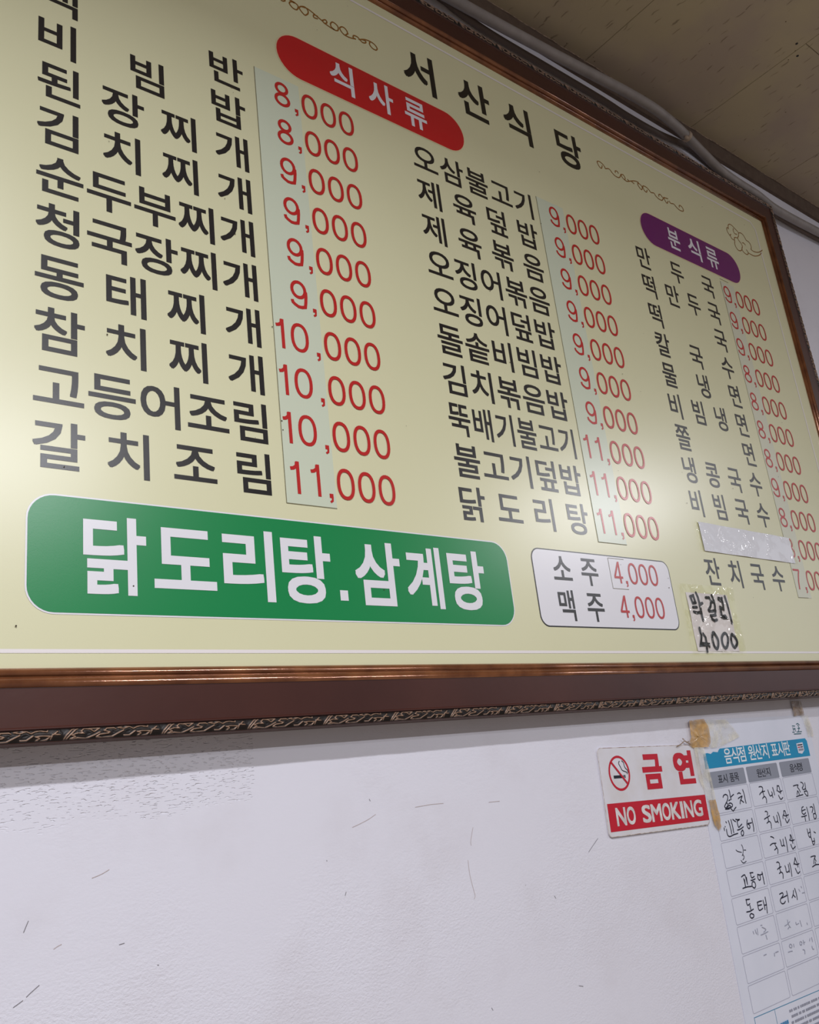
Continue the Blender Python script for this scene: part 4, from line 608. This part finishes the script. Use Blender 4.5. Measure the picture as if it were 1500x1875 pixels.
mb = MB(S); mb.rect(cxs-.0165, czs-.0085, cxs+.0075, czs-.0035, .0033); mb.rect(cxs+.0090, czs-.0085, cxs+.0110, czs-.0035, .0033); mb.rect(cxs+.0122, czs-.0085, cxs+.0150, czs-.0035, .0033)
mbw = MB(WW)
for s in CIG['smoke']: mbw.ribbon(smooth_line(s, 4), .0016, .0033, cap=False)
mb.v += mbw.v; mb.f += [tuple(i+len(mb.v)-len(mbw.v) for i in f) for f in mbw.f]
tag(link('cigarette_mark', mb.v, mb.f, m_sblack, sign, SO), 'black cigarette with curling smoke')

# ------------------------------------------------------------------ food origin table sheet
m_sheet = mat('sheet_plastic', srgb(228, 230, 244), .28, .5, noise=(9, srgb(220, 223, 237), .2))
m_blue = mat('sheet_blue', srgb(22, 150, 196), .35, .5, noise=(14, srgb(20, 138, 184), .2))
m_grey = mat('sheet_grey', srgb(146, 150, 164), .35, .5)
m_cell = mat('sheet_cell_line', srgb(176, 176, 192), .5)
m_pen = mat('pen_ink', srgb(22, 24, 48), .4); m_penf = mat('pen_ink_faded', srgb(160, 162, 178), .5)
m_teal = mat('sheet_teal_ink', srgb(22, 92, 104), .5); m_bluel = mat('sheet_blue_line', srgb(70, 140, 176), .5)
TO = WW(1.725, -.565, .001)
sheet = thing('origin_table_sheet', TO, 'white food origin table with blue header and handwritten rows, right of the no smoking plate', 'notice')
a2 = math.radians(-1.1)
def Q(x, z, h=0): return WW(1.5105+x*math.cos(a2)-z*math.sin(a2), .0580+x*math.sin(a2)+z*math.cos(a2), h)
mb = MB(Q); mb.slab(rrect(0, -.62, .4470, 0, .004, 3), .0002, .0012); mb.out('board_sheet', m_sheet, sheet, TO)
HS = .0015
mb = MB(WW); mb.poly([(1.9325, -.0365), (1.9325, -.0045), (1.9270, .0012), (1.5950, .0005), (1.5900, -.0020), (1.5860, -.0058), (1.5700, -.0040), (1.5610, -.0075), (1.5500, -.0050), (1.5360, -.0062), (1.5345, -.0340)], HS)
hb = tag(mb.out('header_band', m_blue, sheet, TO), 'blue header band torn at its left')
mb = MB(WW)
xs = 1.6045
for word in ('음식점', '원산지', '표시판'):
    for i, ch in enumerate(word): put_xbox(mb, ch, .012, HS+.0003, xs+.0255*i, xs+.0255*i+.0245, -.0295, -.0005)
    xs += .0875
mb.out('lettering', mat('sheet_white_letter', srgb(232, 238, 244), .4), hb, TO)
mb = MB(WW); mb.poly([(1.8850, -.0275), (1.8850, -.0075), (1.9120, -.0065), (1.9120, -.0235), (1.9000, -.0300)][::-1], HS+.0003); mb.cur = 1
mb.rect(1.8880, -.0125, 1.9090, -.0100, HS+.0005); mb.cur = 2; mb.rect(1.8880, -.0170, 1.8970, -.0148, HS+.0005); mb.cur = 1; mb.rect(1.8985, -.0170, 1.9090, -.0148, HS+.0005); mb.cur = 3; mb.rect(1.8890, -.0235, 1.9090, -.0190, HS+.0005)
mb.out('emblem', [m_sheet, m_sblack, m_sred, m_grey], hb, TO)
for (xa, xb, txt, ta, tb) in ((1.5385, 1.6635, '표시 품목', 1.5675, 1.6400), (1.6715, 1.7890, '원산지', 1.7060, 1.7580), (1.7990, 1.9220, '음식명', 1.8360, 1.8880)):
    mb = MB(WW); mb.poly(rrect(xa, -.0705, xb, -.0405, .0030, 3)[::-1], HS); ch_ = mb.out('column_heading', m_grey, sheet, TO)
    mb = MB(WW); chars = [c for c in txt]; n = len(chars); w_ = (tb-ta)/(n if ' ' not in txt else 4.5); x_ = ta
    for c in chars:
        if c == ' ': x_ += w_*.5; continue
        put_xbox(mb, c, .004, HS+.0003, x_+w_*.03, x_+w_*.97, -.0640, -.0475); x_ += w_
    mb.out('lettering', m_sblack, ch_, TO)
# cells: 8 rows x 3 columns, thin outlines, one mesh per column shared by all rows
for (xa, xb) in ((1.5372, 1.6640), (1.6715, 1.7905), (1.7990, 1.9220)):
    me = None
    for r_ in range(8):
        zt = -.0722-.0480*r_; shx = -.0012*r_
        if me is None:
            mb = MB(lambda x, z, h: (x-xa, -h, z)); mb.ribbon(rrect(xa, -.0443, xb, 0, .0030, 3), .0009, 0, True)
            o = link('cell', mb.v, mb.f, m_cell, sheet); me = o.data
        else: o = bpy.data.objects.new('cell', me); COL.objects.link(o); o.parent = sheet
        q = WW(xa+shx, zt, HS); o.location = (q[0]-TO[0], q[1]-TO[1], q[2]-TO[2])
for key in HAND:
    mb = MB(WW)
    for s in HAND[key]: mb.ribbon(smooth_line(s, 3), .0021 if key != 'r3a' else .0015, HS+.0002)
    mb.out('handwriting', m_pen, sheet, TO)
for key in FAINT:
    mb = MB(WW)
    for s in FAINT[key]: mb.ribbon(smooth_line(s, 3), .0016, HS+.0002)
    tag(mb.out('handwriting', m_penf, sheet, TO), 'faded grey handwriting')
mb = MB(WW)
for s in CIG['logo']: mb.ribbon(smooth_line(s, 3), .0017, HS+.0002)
mb.out('stamp_mark', m_teal, sheet, TO)
# small print box at the foot
mb = MB(WW); x0_, z0_ = 1.5287, -.4579
mb.ribbon([(1.5287, -.545), (1.5287, -.4585), (1.9200, -.4660), (1.9200, -.552)], .0012, HS, False, False); mb.ribbon([(1.5960, -.4605), (1.5960, -.548)], .0010, HS, False, False)
mb.out('footer_frame', m_bluel, sheet, TO)
mb = MB(WW); rnd = random.Random(8)
for r_ in range(7):
    x = 1.642+(.004 if r_ % 2 else 0); zz_ = -.4720-.0095*r_
    while x < 1.91:
        w_ = rnd.uniform(.004, .010); mb.rect(x, zz_-.0030-(x-1.6)*.015, x+w_, zz_+.0012-(x-1.6)*.015, mb.hh(HS)); x += w_+rnd.choice((.0012, .0012, .004))
mb.cur = 1
for r_, (xa, xb) in enumerate(((1.545, 1.585), (1.604, 1.632))):
    x = xa
    while x < xb: mb.rect(x, -.4905, x+.0055, -.4845, mb.hh(HS)); x += .0072
tag(mb.out('small_print', [mat('small_print_grey', srgb(150, 152, 168), .5), mat('small_print_blue', srgb(70, 140, 190), .5)], sheet, TO), 'tiny blurred lines of print')

# ------------------------------------------------------------------ aged tape
def aged(name, tintc, alpha, rough, bs=.7):
    m = mat(name, tintc, rough, .8, noise=(38, tuple(min(1, c*1.5) for c in tintc[:3])+(1,), .18), bump=(70, .0012, bs)); b = m.node_tree.nodes['Principled BSDF']
    g = G(m); a = g.rng(g.noise(g.mapped((1, 1, 1), (2, 5, 3)), 55, 4, .6), .35, .65, alpha-.25, min(1, alpha+.15)); g.l(a, b.inputs['Alpha']); return m
m_brown = aged('aged_tape_brown', srgb(186, 146, 88), .78, .22)
m_yel = aged('aged_tape_pale', srgb(212, 206, 188), .45, .30, .25)
m_dark = aged('aged_tape_dark', srgb(138, 112, 84), .75, .25)
def tape(name, outline, m, h, label, hole=None, group=None):
    xs_ = [p[0] for p in outline]; zs_ = [p[1] for p in outline]; cxx, czz = sum(xs_)/len(xs_), sum(zs_)/len(zs_)
    org = WW(cxx, min(zs_), h); mb = MB(WW)
    rings = 5; n = len(outline)*4; den = []
    for i in range(len(outline)):
        a, c = outline[i], outline[(i+1) % len(outline)]
        den += [(a[0]+(c[0]-a[0])*k/4, a[1]+(c[1]-a[1])*k/4) for k in range(4)]
    rr = random.Random(len(name)+int(cxx*1000)); v = [WW(cxx, czz, h+.0008)]
    for r_ in range(1, rings+1):
        for (x, z) in den:
            t = r_/rings; v.append(WW(cxx+(x-cxx)*t+rr.uniform(-.0006, .0006), czz+(z-czz)*t+rr.uniform(-.0006, .0006), h+rr.uniform(0, .0011)))
    f = [(0, 1+(i+1) % n, 1+i) for i in range(n)]
    for r_ in range(rings-1):
        for i in range(n): f.append((1+r_*n+i, 1+r_*n+(i+1) % n, 1+(r_+1)*n+(i+1) % n, 1+(r_+1)*n+i))
    o = link(name, v, f, m, None, org, smooth=True); return tag(o, label, 'tape', group)
tape('tape_piece', [(1.5067, .0585), (1.5560, .0590), (1.5680, .0400), (1.5640, .0150), (1.5540, .0062), (1.5300, .0058), (1.4985, .0085), (1.4920, .0140), (1.5040, .0280)], m_brown, .0045, 'crinkled brown aged tape over the top left corner of the origin table sheet')
tape('tape_piece', [(1.5500, .0590), (1.6350, .0545), (1.6550, .0380), (1.6700, .0190), (1.5900, .0020), (1.5600, .0040)], m_yel, .0028, 'broad pale yellowed tape along the top of the origin table sheet')
tape('tape_piece', [(1.5050, .0085), (1.5370, .0060), (1.5400, -.0450), (1.5420, -.0900), (1.5180, -.0900), (1.5010, -.0500)], m_yel, .0050, 'pale yellowed tape joining the plate and the origin table sheet')
tape('tape_piece', [(1.5190, -.0890), (1.5400, -.0905), (1.5450, -.1150), (1.5420, -.1390), (1.5330, -.1460), (1.5220, -.1340)], m_brown, .0040, 'brown tape scrap at the lower right corner of the no smoking plate')
tape('tape_piece', [(1.9020, .0820), (1.9440, .0810), (1.9440, .0500), (1.9000, .0500)], m_dark, .0030, 'dark tape scrap just under the board frame above the sheet')
tape('tape_piece', [(1.9300, .0500), (1.9560, .0500), (1.9660, .0250), (1.9640, .0030), (1.9400, .0040), (1.9380, .0260)], m_yel, .0028, 'pale tape over the top right corner of the origin table sheet')
mb = MB(WW)
WO = WW(1.47, .018, .004)
mb.ribbon(smooth_line([(1.452, .0130), (1.466, .0165), (1.478, .0210), (1.486, .0190), (1.492, .0200)], 4), .0016, .006); mb.ribbon(smooth_line([(1.474, .0260), (1.482, .0200), (1.494, .0150)], 4), .0022, .0065)
v = list(mb.v); n = len(v); v += [(a, y+.0012, z) for a, y, z in v]; f = mb.f+[tuple(i+n for i in fc)[::-1] for fc in mb.f]
o = link('tape_thread', v, f, m_dark, None, WO); tag(o, 'thin twisted strand of peeling tape beside the brown tape', 'tape')

# ------------------------------------------------------------------ cables under the ceiling
def tube(name, pts, r, m, label, seg=12):
    P = [Vector((x, WALL_Y-e, CAM_H+z)) for x, e, z in pts]
    S2 = []
    for i in range(len(P)-1):
        p0, p1, p2, p3 = P[max(i-1, 0)], P[i], P[i+1], P[min(i+2, len(P)-1)]
        for j in range(5):
            t = j/5; S2.append(0.5*(2*p1+(p2-p0)*t+(2*p0-5*p1+4*p2-p3)*t*t+(3*p1-p0-3*p2+p3)*t**3))
    S2.append(P[-1]); v = []; n = len(S2)
    for i, c in enumerate(S2):
        d = (S2[min(i+1, n-1)]-S2[max(i-1, 0)]).normalized(); a = d.cross(Vector((0, 1, 0))).normalized(); b2 = d.cross(a)
        for k in range(seg):
            t = 2*math.pi*k/seg; v.append(tuple(c+(a*math.cos(t)+b2*math.sin(t))*r))
    f = [(i*seg+k, i*seg+(k+1) % seg, (i+1)*seg+(k+1) % seg, (i+1)*seg+k) for i in range(n-1) for k in range(seg)]
    f += [tuple(range(seg))[::-1], tuple((n-1)*seg+k for k in range(seg))]
    mid = S2[0]; o = link(name, v, f, m, None, tuple(mid), smooth=True); return tag(o, label, 'cable')
m_cg = mat('cable_light_grey', srgb(150, 142, 140), .5, .4, noise=(30, srgb(134, 127, 125), .2)); m_cb = mat('cable_brown_grey', srgb(98, 84, 76), .6, .3); 
tube('cable', CABLE_A, .0125, m_cg, 'thick light grey cable sagging beneath the ceiling, in front of the brown grey one')
tube('cable', CABLE_B, .0080, m_cb, 'thinner brown grey cable running along the wall just above the board frame')
# the tie: a small collar with a knot
cp = CABLE_A[11]; cx_, cy_, cz_ = cp[0], WALL_Y-cp[1], CAM_H+cp[2]
v = []; f = []; seg = 16
ax = (Vector((CABLE_A[12][0], WALL_Y-CABLE_A[12][1], CAM_H+CABLE_A[12][2]))-Vector((CABLE_A[10][0], WALL_Y-CABLE_A[10][1], CAM_H+CABLE_A[10][2]))).normalized()
a_ = ax.cross(Vector((0, 1, 0))).normalized(); b_2 = ax.cross(a_)
for tt_, rr_ in ((-.006, .0130), (-.004, .0150), (.004, .0150), (.006, .0130)):
    for k in range(seg):
        t = 2*math.pi*k/seg; q = Vector((cx_, cy_, cz_))+ax*tt_+(a_*math.cos(t)+b_2*math.sin(t))*rr_; v.append(tuple(q))
f = [(i*seg+k, i*seg+(k+1) % seg, (i+1)*seg+(k+1) % seg, (i+1)*seg+k) for i in range(3) for k in range(seg)]
nb = len(v); kc = Vector((cx_-.012, cy_-.004, cz_-.012))
for i in range(1, 6):
    for k in range(10):
        ph = math.pi*i/6; th = 2*math.pi*k/10; v.append(tuple(kc+Vector((.0075*math.sin(ph)*math.cos(th), .006*math.sin(ph)*math.sin(th), .0065*math.cos(ph)))))
f += [(nb+i*10+k, nb+i*10+(k+1) % 10, nb+(i+1)*10+(k+1) % 10, nb+(i+1)*10+k) for i in range(4) for k in range(10)] + [tuple(nb+k for k in range(10)), tuple(nb+40+k for k in range(10))]
o = link('cable_tie', v, f, mat('tie_tan', srgb(170, 150, 132), .6), None, (cx_, cy_, cz_), smooth=True); tag(o, 'small tan knotted tie around the thick grey cable', 'cable tie')
